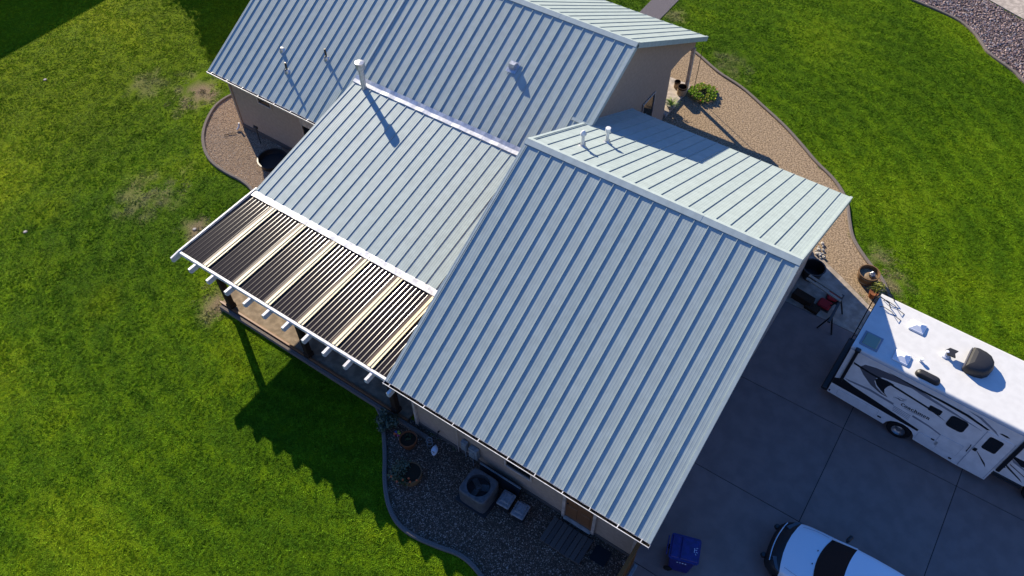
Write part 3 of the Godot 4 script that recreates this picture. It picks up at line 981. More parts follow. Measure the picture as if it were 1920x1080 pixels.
	st = st_new(); box(st, Vector3(-12.5, HMF - 0.12, ZMF - 0.03), Vector3(6.6, 0.2, 0.03)); obj("fascia", st, mats["white_paint"], h)
	st = st_new(); box(st, Vector3(-7.76, HMR - 0.12, ZMR + 0.005), Vector3(16.1, 0.2, 0.03)); obj("fascia", st, mats["trim_metal"], h)
	st = st_new(); box(st, Vector3(4.45, 2.66, 7.33), Vector3(8.8, 0.02, 0.5)); obj("soffit", st, mats["wall_trim"], h)
	# --- flue on the shed roof
	st = st_new()
	var fb := Vector3(-8.6, 3.72, -1.66)
	lathe(st, [Vector2(0.105, 0.0), Vector2(0.105, 1.28)], fb, 18)
	var flue := obj("flue_pipe", st, mats["galv"], h)
	tag(flue, "tall shiny metal flue pipe with a round cap")
	st = st_new(); lathe(st, [Vector2(0.16, 1.16), Vector2(0.185, 1.2), Vector2(0.185, 1.42), Vector2(0.175, 1.45), Vector2(0.04, 1.475), Vector2(0.0, 1.478)], fb, 20); obj("cap", st, mats["galv"], flue)
	st = st_new(); lathe(st, [Vector2(0.26, 0.06), Vector2(0.17, 0.14), Vector2(0.155, 0.2), Vector2(0.108, 0.24)], fb, 18); obj("storm_collar", st, mats["trim_metal"], flue)
	st = st_new(); box(st, fb + Vector3(-0.02, 0.09, 0.08), Vector3(0.62, 0.012, 0.5), 0.0, Basis(Vector3(1, 0, 0), ups, sf)); obj("base_flashing", st, mats["white_metal"], flue)
	# --- plumbing vents
	var k2 := 0
	for q in [[-13.05, -1.75, 0.14], [-10.93, -2.13, 0.46], [-12.27, -1.13, 0.44]]:
		var y: float = HM - sm * (float(q[1]) - ZM)
		var p := Vector3(q[0], y, q[1])
		st = st_new(); tube(st, [p, p + Vector3(0, q[2], 0)], 0.042, 0.04, 12)
		var v := obj("vent_pipe", st, mats["black"] if k2 > 0 else mats["galv"], h)
		st = st_new(); lathe(st, [Vector2(0.13, 0.0), Vector2(0.09, 0.035), Vector2(0.06, 0.12), Vector2(0.043, 0.13)], p + upm * 0.012, 14, Basis(Vector3(1, 0, 0), upm, mf)); obj("boot", st, mats["galv"], v)
		k2 += 1
	var bp := Vector3(-3.49, HM - sm * (-4.36 - ZM), -4.36)
	st = st_new()
	ext(st, V2([[-0.16, 0.0], [0.10, 0.0], [0.16, 0.16], [0.12, 0.26], [-0.05, 0.27], [-0.16, 0.14]]), bp + Vector3(-0.12, -0.04, 0), Vector3(0, 0, 1), Vector3.UP, Vector3(1, 0, 0), 0.24)
	var gv := obj("hood_vent", st, mats["galv"], h)
	st = st_new(); box(st, bp + upm * 0.034, Vector3(0.42, 0.01, 0.46), 0.0, Basis(Vector3(1, 0, 0), upm, mf)); obj("base_flashing", st, mats["galv"], gv)
	for q in [[1.2, -1.38, 0.5, 0], [1.43, -2.64, 0.5, 1]]:
		var p := Vector3(q[0], HG + sg * float(q[1]) - 0.02, q[1])
		st = st_new(); tube(st, [p, p + Vector3(0, q[2], 0)], 0.055, 0.055, 14)
		var v := obj("roof_vent", st, mats["white_metal"], h)
		st = st_new()
		if q[3] == 0: lathe(st, [Vector2(0.1, 0.5), Vector2(0.105, 0.54), Vector2(0.05, 0.64), Vector2(0.0, 0.67)], p, 16)
		else: lathe(st, [Vector2(0.055, 0.46), Vector2(0.088, 0.49), Vector2(0.088, 0.64), Vector2(0.0, 0.65)], p, 16)
		obj("cap", st, mats["white_metal"], v)
		st = st_new(); lathe(st, [Vector2(0.16, 0.0), Vector2(0.1, 0.03), Vector2(0.075, 0.12), Vector2(0.056, 0.13)], p + upr * 0.02, 14, Basis(Vector3(-1, 0, 0), upr, gr)); obj("boot", st, mats["galv"], v)
	# --- porch at the rear corner
	st = st_new(); box(st, Vector3(-3.0, 0.08, -12.45), Vector3(6.1, 0.16, 2.6), 0.01)
	obj("porch_slab", st, mats["walk"], h)
	st = st_new(); box(st, Vector3(0.0, 1.27, -13.2), Vector3(0.15, 2.36, 0.15), 0.01)
	tag(obj("porch_post", st, mats["wall_trim"], h), "pale post at the corner of the porch")
	st = st_new(); tube(st, [Vector3(0.3, 2.6, -13.45), Vector3(0.3, 0.02, -13.4)], 0.014, 0.014, 6); obj("rain_chain", st, mats["black"], h)
	st = st_new(); box(st, Vector3(-3.0, 2.42, -13.2), Vector3(6.0, 0.18, 0.12)); obj("porch_beam", st, mats["wall_trim"], h)

# ------------------------------------------------------------------ patio cover
func patio_cover() -> void:
	var t := thing("patio_cover", "patio cover of dark corrugated panels with cream strips and white rafters", "patio cover")
	var z0 := ZS1 + 0.12
	var z1 := ZP - 0.06
	var y0 := HS1 - 0.03
	var y1 := HP - 0.01
	# corrugated sheets, 0.16 m from crest to crest
	var pitch := 0.16
	var amp := 0.0088
	var mk := func(xa: float, xb: float, lift: float, a: float, pt: float) -> SurfaceTool:
		var st := st_new()
		st.set_smooth_group(0)
		# each pitch: flat pan, a gently curved rise on one side of the rib, a short fall on the other
		var pr: Array = [Vector2(0.0, 0.0), Vector2(0.70, 0.0), Vector2(0.755, 0.28), Vector2(0.81, 0.52), Vector2(0.865, 0.74), Vector2(0.915, 0.9), Vector2(0.96, 1.0), Vector2(1.0, 0.0)]
		var x := xa
		while x < xb - 0.001:
			for i in pr.size() - 1:
				var p := minf(x + pr[i].x * pt, xb)
				var w := minf(x + pr[i + 1].x * pt, xb)
				if w - p < 0.0005: continue
				var hx: float = a * pr[i].y + lift
				var hw: float = a * pr[i + 1].y + lift
				st.set_smooth_group(0 if i > 0 and i < 6 else -1)
				quad(st, Vector3(p, y0 + hx, z0), Vector3(w, y0 + hw, z0), Vector3(w, y1 + hw, z1), Vector3(p, y1 + hx, z1))
			x += pt
		return st
	var bay := 1.436
	var first := -8.04
	obj("roof_sheet", mk.call(-9.16, first, 0.0, amp, pitch), mats["poly_dark"], t)
	for k in 6:
		var c := first + bay * k
		obj("roof_sheet", mk.call(c + 0.19, c + bay if k < 5 else 0.44, 0.0, amp, pitch), mats["poly_dark"], t)
		var cr := obj("cream_strip", mk.call(c - 0.014, c + 0.212, 0.022, 0.026, 0.113), mats["poly_cream"], t)
		tag(cr, "cream strip between the dark sheets")
		var st := st_new()
		box(st, Vector3(c - 0.06, (y0 + y1) / 2 + 0.012, (z0 + z1) / 2), Vector3(0.09, 0.03, Vector2(z1 - z0, y1 - y0).length()), 0.004)
		obj("brown_strip", st, mats["poly_brown"], t)
	# rafters with their tails beyond the front beam
	var st0 := st_new()
	for k in 12:
		var x := -9.23 + 0.862 * k
		var st := st_new()
		var p := V2([[ZS1 - 0.1, HS1 - 0.06], [ZP + 0.05, HP - 0.03], [ZP + 0.36, HP - 0.03], [ZP + 0.36, HP - 0.2], [ZP + 0.31, HP - 0.25], [ZS1 - 0.1, HS1 - 0.30]])
		if k == 0: p = V2([[ZS1 - 0.1, HS1 + 0.04], [ZP + 0.02, HP + 0.035], [ZP + 0.36, HP - 0.01], [ZP + 0.36, HP - 0.2], [ZP + 0.31, HP - 0.25], [ZS1 - 0.1, HS1 - 0.30]])
		ext(st, p, Vector3(x - 0.03, 0, 0), Vector3(0, 0, 1), Vector3.UP, Vector3(1, 0, 0), 0.09 if k > 0 else 0.06)
		obj("rafter", st, mats["white_paint"], t)
	var st1 := st_new()
	box(st1, Vector3(-4.45, HP - 0.06, ZP), Vector3(9.66, 0.13, 0.095), 0.008)
	obj("front_fascia", st1, mats["white_paint"], t)
	# white head flashing, lapped and rippled
	for k in 7:
		var a := -9.15 + 1.33 * k
		var b := minf(a + 1.36, 0.25)
		var st := st_new()
		for j in 6:
			var xa := lerpf(a, b, j / 6.0)
			var xb := lerpf(a, b, (j + 1) / 6.0)
			var ra := 0.010 * sin(xa * 9.0) + 0.004 * (k % 2)
			var rb := 0.010 * sin(xb * 9.0) + 0.004 * (k % 2)
			quad(st, Vector3(xa, HS1 + 0.0, ZS1 - 0.02), Vector3(xb, HS1 + 0.0, ZS1 - 0.02), Vector3(xb, y0 + 0.05 + rb, ZS1 + 0.04), Vector3(xa, y0 + 0.05 + ra, ZS1 + 0.04))
			quad(st, Vector3(xa, y0 + 0.05 + ra, ZS1 + 0.04), Vector3(xb, y0 + 0.05 + rb, ZS1 + 0.04), Vector3(xb, y0 + 0.042 + rb * 0.7, ZS1 + 0.27), Vector3(xa, y0 + 0.042 + ra * 0.7, ZS1 + 0.27))
		obj("head_flashing", st, mats["white_metal"], t)
	# beam and posts
	var st2 := st_new()
	box(st2, Vector3(-4.2, HP - 0.44, 7.18), Vector3(8.4, 0.24, 0.14), 0.01)
	obj("beam", st2, mats["brown_paint"], t)
	for x in [-8.05, -4.25, -0.35]:
		var st := st_new()
		box(st, Vector3(x, 1.28, 7.16), Vector3(0.2, 2.3, 0.2), 0.012)
		var post := obj("post", st, mats["brown_paint"], t)
		st = st_new(); box(st, Vector3(x, 0.25, 7.16), Vector3(0.26, 0.2, 0.26), 0.015); obj("post_base", st, mats["brown_paint"], post)
	# slab with its edge strip
	var sl := st_new()
	box(sl, Vector3(-4.2, 0.06, 5.6), Vector3(8.7, 0.14, 3.32), 0.01)
	struct("patio_slab", sl, mats["patio_slab"], "tan concrete slab under the patio cover")
	sl = st_new()
	box(sl, Vector3(-4.2, 0.16, 7.24), Vector3(8.72, 0.07, 0.08), 0.008)
	obj("sill", sl, mats["door_wood"], t)
	sl = st_new()
	box(sl, Vector3(-3.6, 0.07, 7.36), Vector3(9.7, 0.15, 0.14), 0.02)
	struct("kerb", sl, mats["kerb"], "straight dark edging along the patio slab")

# ------------------------------------------------------------------ motorhome
func motorhome() -> void:
	# origin at the near rear corner; x to the front, z out of the near side
	var t := thing("motorhome", "white motorhome with black and grey swoosh graphics parked on the driveway", "motorhome", Vector3(11.067, 0.025, -1.1435), -0.0382)
	var W := 2.527
	var X := Vector3(1, 0, 0)
	var Y := Vector3.UP
	var Z := Vector3(0, 0, 1)
	var L := 5.12
	# body: side outline with the wheel arch, carried across the width
	var prof: Array = V2([[0, 3.0], [0, 0.5], [1.92, 0.36]])
	for k in 9:
		var a := PI - PI * k / 8.0
		prof.append(Vector2(2.4 + cos(a) * 0.47, 0.37 + sin(a) * 0.45))
	prof.append_array(V2([[2.9, 0.36], [4.2, 0.25], [L, 0.26], [L, 1.95], [7.3, 1.95], [7.55, 2.3], [7.45, 2.8], [7.2, 3.0]]))
	var st := st_new()
	ext(st, prof, Vector3(0, 0, -W + 0.02), X, Y, Z, W - 0.04)
	obj("body", st, mats["rv_white"], t)
	st = st_new()   # skin on the two sides, leaving the rounded edges free
	st = st_new()
	# roof with rounded edges
	var rp: Array = []
	for k in 6:
		var a := PI / 2 * k / 5.0
		rp.append(Vector2(-0.09 + sin(a) * 0.09 - 0.0, 3.03 + cos(a) * 0.07))
	var cross: Array = []
	for p in rp: cross.append(Vector2(p.x, p.y))
	cross.append(Vector2(0.0, 2.96))
	cross.append(Vector2(-W, 2.96))
	for k in 6:
		var p: Vector2 = rp[5 - k]
		cross.append(Vector2(-W - p.x, p.y))
	ext(st, cross, Vector3(-0.01, 0, 0), Z, Y, X, 7.2)
	obj("roof", st, mats["rv_roof"], t)
	st = st_new()
	box(st, Vector3(3.5, 2.985, 0.012), Vector3(6.98, 0.03, 0.02), 0.006)
	obj("drip_rail", st, mats["rv_line"], t)
	# rear: dark cap, bumper, ladder
	st = st_new(); box(st, Vector3(-0.02, 1.75, -W / 2), Vector3(0.03, 2.35, W - 0.12), 0.01); obj("rear_panel", st, mats["rv_black"], t)
	st = st_new(); box(st, Vector3(-0.12, 0.5, -W / 2), Vector3(0.2, 0.16, W - 0.1), 0.03); obj("bumper", st, mats["black"], t)
	st = st_new()
	for z in [-2.42, -2.08]:
		tube(st, [Vector3(-0.14, 0.9, z), Vector3(-0.14, 2.95, z), Vector3(-0.12, 3.22, z), Vector3(0.0, 3.36, z), Vector3(0.3, 3.3, z), Vector3(0.42, 3.1, z)], 0.016)
	for k in 8: tube(st, [Vector3(-0.14, 1.0 + 0.28 * k, -2.42), Vector3(-0.14, 1.0 + 0.28 * k, -2.08)], 0.014)
	for y in [1.2, 2.7]:
		for z in [-2.42, -2.08]: tube(st, [Vector3(-0.14, y, z), Vector3(0.0, y, z)], 0.012)
	obj("ladder", st, mats["black"], t)
	st = st_new()
	for z in [-2.25, -1.95]:
		tube(st, [Vector3(0.12, 3.09, z), Vector3(0.2, 3.2, z + 0.03), Vector3(0.5, 3.16, z + 0.05), Vector3(0.62, 3.22, z + 0.2), Vector3(0.85, 3.1, z + 0.15)], 0.011, 0.011, 6)
	obj("roof_rail", st, mats["black"], t)
	# graphics: flat print, each a thin plate on the side
	var side := func(called: String, poly: Array, m: String, off := 0.0) -> MeshInstance3D:
		var s := st_new()
		ext(s, V2(poly), Vector3(0, 0, -0.021 + off), X, Y, Z, 0.004)
		return obj(called, s, mats[m], t)
	side.call("swoosh", [[0.47, 2.35], [0.58, 2.57], [0.89, 2.67], [1.34, 2.72], [1.74, 2.72], [2.21, 2.66], [2.6, 2.6], [1.98, 2.57], [1.49, 2.47], [1.18, 2.4], [1.04, 2.25], [1.04, 2.08], [1.17, 1.87], [1.37, 1.74], [1.6, 1.66], [1.38, 1.66], [1.01, 1.82], [0.69, 2.09]], "rv_grey")
	side.call("swoosh", [[1.03, 2.16], [1.11, 2.32], [1.34, 2.37], [1.56, 2.35], [1.44, 2.16], [1.4, 1.94], [1.46, 1.78], [1.6, 1.665], [1.37, 1.79], [1.15, 1.96]], "rv_black", 0.004)
	side.call("stripe", [[0.27, 2.45], [0.8, 2.36], [1.49, 2.33], [2.72, 2.14], [3.26, 1.93], [2.72, 2.07], [1.49, 2.25], [0.8, 2.29], [0.29, 2.37]], "rv_black", 0.008)
	side.call("stripe", [[1.23, 2.76], [2.14, 2.73], [2.92, 2.73], [3.63, 2.68], [4.31, 2.50], [4.25, 2.45], [3.6, 2.59], [2.9, 2.64], [2.1, 2.67]], "rv_black", 0.012)
	side.call("stripe", [[1.9, 2.60], [2.5, 2.60], [3.27, 2.48], [4.17, 2.30], [3.27, 2.40], [2.4, 2.50]], "rv_mid", 0.004)
	side.call("stripe", [[0.0, 1.32], [0.25, 1.46], [0.6, 1.36], [1.82, 1.14], [2.85, 0.95], [2.84, 0.85], [1.92, 0.90], [1.03, 0.97], [0.0, 1.02]], "rv_black")
	side.call("stripe", [[0.27, 1.53], [1.07, 1.63], [1.84, 1.54], [1.86, 1.45], [1.07, 1.53], [0.4, 1.48]], "rv_mid")
	side.call("stripe", [[2.47, 1.46], [3.0, 1.38], [3.41, 1.25], [3.41, 1.20], [3.0, 1.31], [2.47, 1.37]], "rv_mid")
	side.call("stripe", [[3.5, 1.22], [3.9, 1.0], [4.0, 0.98], [3.6, 1.22]], "rv_grey")
	side.call("stripe", [[3.57, 2.84], [3.95, 2.83], [4.45, 2.57], [4.6, 2.42], [4.35, 2.55], [3.9, 2.76]], "rv_mid", 0.004)
	side.call("light_lens", [[4.55, 2.55], [4.6, 2.6], [4.75, 2.61], [4.84, 2.56], [4.75, 2.53]], "rv_black")
	for k in 4: side.call("louvre", [[1.86 + 0.02 * k, 1.44 - 0.07 * k], [2.44, 1.38 - 0.07 * k], [2.44, 1.36 - 0.07 * k], [1.86 + 0.02 * k, 1.42 - 0.07 * k]], "rv_mid")
	side.call("emblem", [[1.72, 1.80], [1.86, 1.87], [1.97, 1.84], [2.1, 1.95], [2.02, 1.84], [1.93, 1.80], [1.85, 1.83]], "rv_grey")
	side.call("emblem", [[1.8, 1.92], [1.96, 1.93], [2.08, 2.0], [1.98, 1.905]], "rv_grey")
	var tm := TextMesh.new()
	var f := SystemFont.new()
	f.font_names = PackedStringArray(["Droid Serif"])
	f.font_weight = 700
	tm.font = f
	tm.text = "Coachmen"
	tm.font_size = 48
	tm.pixel_size = 0.0036
	tm.depth = 0.006
	var tw: float = tm.get_aabb().size.x
	var txt := inst("lettering", tm, mats["rv_black"], t, Transform3D(Basis(X * (0.88 / maxf(tw, 0.01)), Vector3(0, 1.12, 0), Z), Vector3(2.46, 1.68, -0.013)))
	txt.set_meta("label", "dark lettering reading Coachmen")
	side.call("lettering", [[2.12, 1.565], [2.78, 1.59], [2.78, 1.575], [2.12, 1.55]], "rv_mid")
	# windows, door, hatches
	var pane := func(called: String, c: Vector2, w: float, h: float, r: float) -> MeshInstance3D:
		var s := st_new()
		ext(s, rr(w + 0.05, h + 0.05, r + 0.02, c), Vector3(0, 0, -0.02), X, Y, Z, 0.014)
		var fr := obj(called, s, mats["rv_black"], t)
		s = st_new()
		ext(s, rr(w, h, r, c), Vector3(0, 0, -0.01), X, Y, Z, 0.008)
		obj("pane", s, mats["glass"], fr)
		return fr
	pane.call("window", Vector2(3.56, 2.06), 0.46, 0.52, 0.1)
	pane.call("vent_grille", Vector2(2.87, 2.16), 0.32, 0.19, 0.02)
	var ds := st_new()
	ext(ds, rr(0.76, 2.08, 0.1, Vector2(4.68, 1.37)), Vector3(0, 0, -0.02), X, Y, Z, 0.016)
	var door := obj("door", ds, mats["rv_white"], t)
	for q in [[4.29, 1.37, 0.014, 2.1], [5.07, 1.37, 0.014, 2.1]]:
		ds = st_new(); box(ds, Vector3(q[0], q[1], -0.012), Vector3(q[2], q[3], 0.02)); obj("door_trim", ds, mats["rv_line"], door)
	ds = st_new(); ext(ds, rr(0.40, 0.66, 0.07, Vector2(4.63, 1.95)), Vector3(0, 0, -0.006), X, Y, Z, 0.01); obj("door_window", ds, mats["glass"], door)
	ds = st_new(); box(ds, Vector3(4.36, 1.42, 0.01), Vector3(0.1, 0.15, 0.03), 0.01); obj("handle", ds, mats["rv_black"], door)
	ds = st_new(); ext(ds, V2([[4.4, 1.4], [4.46, 1.36], [4.82, 1.02], [4.9, 0.86], [4.76, 1.0]]), Vector3(0, 0, -0.005), X, Y, Z, 0.004); obj("stripe", ds, mats["rv_black"], door)
	ds = st_new(); tube(ds, [Vector3(4.2, 1.52, 0.0), Vector3(4.2, 1.5, 0.06), Vector3(4.21, 1.2, 0.06), Vector3(4.21, 1.18, 0.0)], 0.013); obj("grab_handle", ds, mats["rv_black"], t)
	for q in [[0.95, 0.72, 1.35, 0.3], [3.2, 0.66, 0.62, 0.42], [3.75, 0.95, 0.7, 0.62]]:
		ds = st_new()
		var o1 := rr(q[2], q[3], 0.05, Vector2(q[0], q[1]))
		ext(ds, o1, Vector3(0, 0, -0.02), X, Y, Z, 0.005)
		var hatch := obj("hatch", ds, mats["rv_line"], t)
		ds = st_new()
		ext(ds, rr(q[2] - 0.02, q[3] - 0.02, 0.045, Vector2(q[0], q[1])), Vector3(0, 0, -0.02), X, Y, Z, 0.010)
		obj("lid", ds, mats["rv_white"], hatch)
	for q in [[1.72, 0.6, 0.12, 0.06], [3.32, 0.86, 0.1, 0.06], [4.02, 0.42, 0.09, 0.07], [5.24, 1.3, 0.09, 0.05], [0.05, 0.62, 0.05, 0.08]]:
		ds = st_new(); box(ds, Vector3(q[0], q[1], -0.008), Vector3(q[2], q[3], 0.02), 0.006); obj("marker_light", ds, mats["rv_black"], t)
	# awning arm near the rear and black column before the cab
	ds = st_new()
	box(ds, Vector3(0.2, 2.2, 0.03), Vector3(0.1, 1.75, 0.07), 0.02)
	box(ds, Vector3(0.2, 3.06, 0.02), Vector3(0.16, 0.14, 0.14), 0.03)
	obj("awning_arm", ds, mats["rv_black"], t)
	ds = st_new(); ext(ds, rr(0.12, 1.85, 0.04, Vector2(5.19, 1.92)), Vector3(0, 0, -0.02), X, Y, Z, 0.05); obj("awning_arm", ds, mats["rv_black"], t)
	# cab
	ds = st_new()
	ext(ds, V2([[5.12, 0.42], [6.0, 0.42], [6.02, 0.6], [6.3, 0.95], [6.65, 1.0], [6.95, 0.75], [7.0, 0.42], [7.6, 0.42], [7.65, 1.05], [7.5, 1.2], [6.6, 1.35], [6.15, 1.95], [5.12, 1.95]]), Vector3(0, 0, -W + 0.22), X, Y, Z, W - 0.44)
	obj("cab", ds, mats["rv_white"], t)
	var cab := func(called: String, poly: Array, m: String) -> void:
		var s := st_new()
		ext(s, V2(poly), Vector3(0, 0, -0.222), X, Y, Z, 0.006)
		obj(called, s, mats[m], t)
	cab.call("cab_window", [[5.3, 1.9], [6.1, 1.9], [6.4, 1.5], [6.4, 1.42], [5.62, 1.42], [5.3, 1.6]], "glass")
	cab.call("stripe", [[5.16, 1.25], [5.4, 1.05], [5.95, 0.75], [5.85, 0.86], [5.35, 1.16], [5.22, 1.27]], "rv_black")
	cab.call("stripe", [[5.35, 1.3], [5.98, 1.02], [6.0, 0.98], [5.4, 1.24]], "rv_black")
	cab.call("stripe", [[5.24, 1.6], [5.81, 1.33], [5.85, 1.28], [5.4, 1.42]], "rv_mid")
	for y in [0.5, 0.6]:
		ds = st_new(); box(ds, Vector3(5.6, y, -0.2), Vector3(0.85, 0.05, 0.06), 0.01); obj("running_board", ds, mats["rv_black"], t)
	ds = st_new(); ext(ds, V2([[6.12, 1.94], [6.57, 1.37], [6.53, 1.37], [6.08, 1.94]]), Vector3(0, 0, -W + 0.35), X, Y, Z, W - 0.7); obj("windscreen", ds, mats["glass"], t)
	# roof fittings
	for q in [[1.345, -1.83], [1.345, -0.44]]:
		ds = st_new()
		box(ds, Vector3(q[0], 3.125, q[1]), Vector3(0.46, 0.07, 0.42), 0.02)
		var v := obj("roof_vent", ds, mats["vent_white"], t)
		ds = st_new()
		var b := Vector3(q[0], 3.16, q[1])
		for s in [[-1, -1, 1, -1], [1, -1, 1, 1], [1, 1, -1, 1], [-1, 1, -1, -1]]:
			quad(ds, b + Vector3(s[0] * 0.2, 0, s[1] * 0.18), b + Vector3(s[2] * 0.2, 0, s[3] * 0.18), b + Vector3(s[2] * 0.06, 0.09, s[3] * 0.05), b + Vector3(s[0] * 0.06, 0.09, s[1] * 0.05))
		quad(ds, b + Vector3(-0.06, 0.09, -0.05), b + Vector3(0.06, 0.09, -0.05), b + Vector3(0.06, 0.09, 0.05), b + Vector3(-0.06, 0.09, 0.05))
		obj("lid", ds, mats["vent_white"], v)
	ds = st_new(); box(ds, Vector3(0.4, 3.11, -0.5), Vector3(0.56, 0.03, 0.6), 0.01)
	var sky := obj("skylight", ds, mats["rv_mid"], t)
	ds = st_new(); box(ds, Vector3(0.4, 3.125, -0.5), Vector3(0.44, 0.04, 0.48), 0.03); obj("dome", ds, mats["skylight"], sky)
	ds = st_new(); lathe(ds, [Vector2(0.05, 0.0), Vector2(0.05, 0.1), Vector2(0.065, 0.11), Vector2(0.06, 0.15), Vector2(0.0, 0.16)], Vector3(1.84, 3.09, -0.66), 14); obj("vent_pipe", ds, mats["vent_white"], t)
	# long refrigerator vent cover
	ds = st_new()
	var prof2 := rr(0.72, 0.24, 0.115, Vector2.ZERO, 6)
	var lv := [[1.0, 0.0], [0.98, 0.08], [0.9, 0.14], [0.72, 0.17]]
	ds.set_smooth_group(0)
	for i in 3:
		for k in prof2.size():
			var a: Vector2 = prof2[k]
			var b: Vector2 = prof2[(k + 1) % prof2.size()]
			var sa: float = lv[i][0]
			var sb: float = lv[i + 1][0]
			var o := Vector3(2.2, 3.09, -0.19)
			quad(ds, o + Vector3(a.x * sa, lv[i][1], a.y * sa), o + Vector3(b.x * sa, lv[i][1], b.y * sa), o + Vector3(b.x * sb, lv[i + 1][1], b.y * sb), o + Vector3(a.x * sb, lv[i + 1][1], a.y * sb))
	for k in prof2.size():
		var a: Vector2 = prof2[k] * 0.72
		var b: Vector2 = prof2[(k + 1) % prof2.size()] * 0.72
		tri(ds, Vector3(2.2, 3.27, -0.19), Vector3(2.2 + a.x, 3.26, -0.19 + a.y), Vector3(2.2 + b.x, 3.26, -0.19 + b.y))
	obj("fridge_vent", ds, mats["shroud"], t)
	# antenna: round base with a wedge shaped head
	ds = st_new(); lathe(ds, [Vector2(0.13, 0.0), Vector2(0.12, 0.05), Vector2(0.06, 0.08), Vector2(0.05, 0.22), Vector2(0.0, 0.24)], Vector3(2.36, 3.09, -1.3), 16)
	var ant := obj("antenna", ds, mats["vent_white"], t)
	ds = st_new()
	ext(ds, V2([[-0.06, -0.06], [0.02, -0.2], [0.26, -0.22], [0.2, -0.08], [0.26, 0.06], [0.02, 0.08]]), Vector3(2.36, 3.26, -1.28), X, Z, Y, 0.05)
	obj("antenna_head", ds, mats["shroud"], ant)
	# air conditioner shroud: square back with louvres, rounded front
	ds = st_new()
	ds.set_smooth_group(0)
	var op: Array = V2([[2.93, -1.06], [2.93, -1.92]])
	op.append_array(V2([[3.05, -1.97], [3.3, -1.95], [3.48, -1.88], [3.6, -1.72], [3.65, -1.49], [3.6, -1.26], [3.48, -1.1], [3.3, -1.03], [3.05, -1.01]]))
	var c0 := Vector2(3.26, -1.49)
	var lev := [[1.0, 0.0], [1.0, 0.12], [0.95, 0.24], [0.82, 0.31], [0.5, 0.345]]
	for i in lev.size() - 1:
		for k in op.size():
			var a: Vector2 = op[k] - c0
			var b: Vector2 = op[(k + 1) % op.size()] - c0
			var sa: float = lev[i][0]
			var sb: float = lev[i + 1][0]
			ds.set_smooth_group(0 if k > 0 else -1)
			quad(ds, Vector3(c0.x + a.x * sa, 3.09 + lev[i][1], c0.y + a.y * sa), Vector3(c0.x + b.x * sa, 3.09 + lev[i][1], c0.y + b.y * sa), Vector3(c0.x + b.x * sb, 3.09 + lev[i + 1][1], c0.y + b.y * sb), Vector3(c0.x + a.x * sb, 3.09 + lev[i + 1][1], c0.y + a.y * sb))
	for k in op.size():
		var a: Vector2 = (op[k] - c0) * 0.5
		var b: Vector2 = (op[(k + 1) % op.size()] - c0) * 0.5
		tri(ds, Vector3(c0.x, 3.45, c0.y), Vector3(c0.x + a.x, 3.435, c0.y + a.y), Vector3(c0.x + b.x, 3.435, c0.y + b.y))
	var ac := obj("roof_air_conditioner", ds, mats["shroud"], t)
	for k in 6:
		ds = st_new(); box(ds, Vector3(2.915, 3.12 + 0.035 * k, -1.49), Vector3(0.02, 0.014, 0.8)); obj("louvre", ds, mats["rv_grey"], ac)
	# wheels
	for q in [[2.4, -0.16], [2.4, -W + 0.16], [6.5, -0.36], [6.5, -W + 0.36]]:
		var bz := Basis(Vector3(1, 0, 0), PI / 2 if q[1] > -1.2 else -PI / 2)
		ds = st_new(); lathe(ds, [Vector2(0.2, 0.1), Vector2(0.26, 0.125), Vector2(0.345, 0.12), Vector2(0.375, 0.08), Vector2(0.375, -0.12), Vector2(0.2, -0.12)], Vector3(q[0], 0.378, q[1]), 28, bz)
		var wheel := obj("wheel", ds, mats["rubber"], t)
		ds = st_new(); lathe(ds, [Vector2(0.0, 0.1), Vector2(0.07, 0.1), Vector2(0.08, 0.05), Vector2(0.13, 0.02), Vector2(0.19, 0.06), Vector2(0.215, 0.115)], Vector3(q[0], 0.378, q[1]), 24, bz); obj("rim", ds, mats["rim"], wheel)
	ds = st_new(); box(ds, Vector3(3.2, 0.42, -W / 2), Vector3(6.0, 0.2, W - 0.9)); obj("chassis", ds, mats["rv_black"], t)

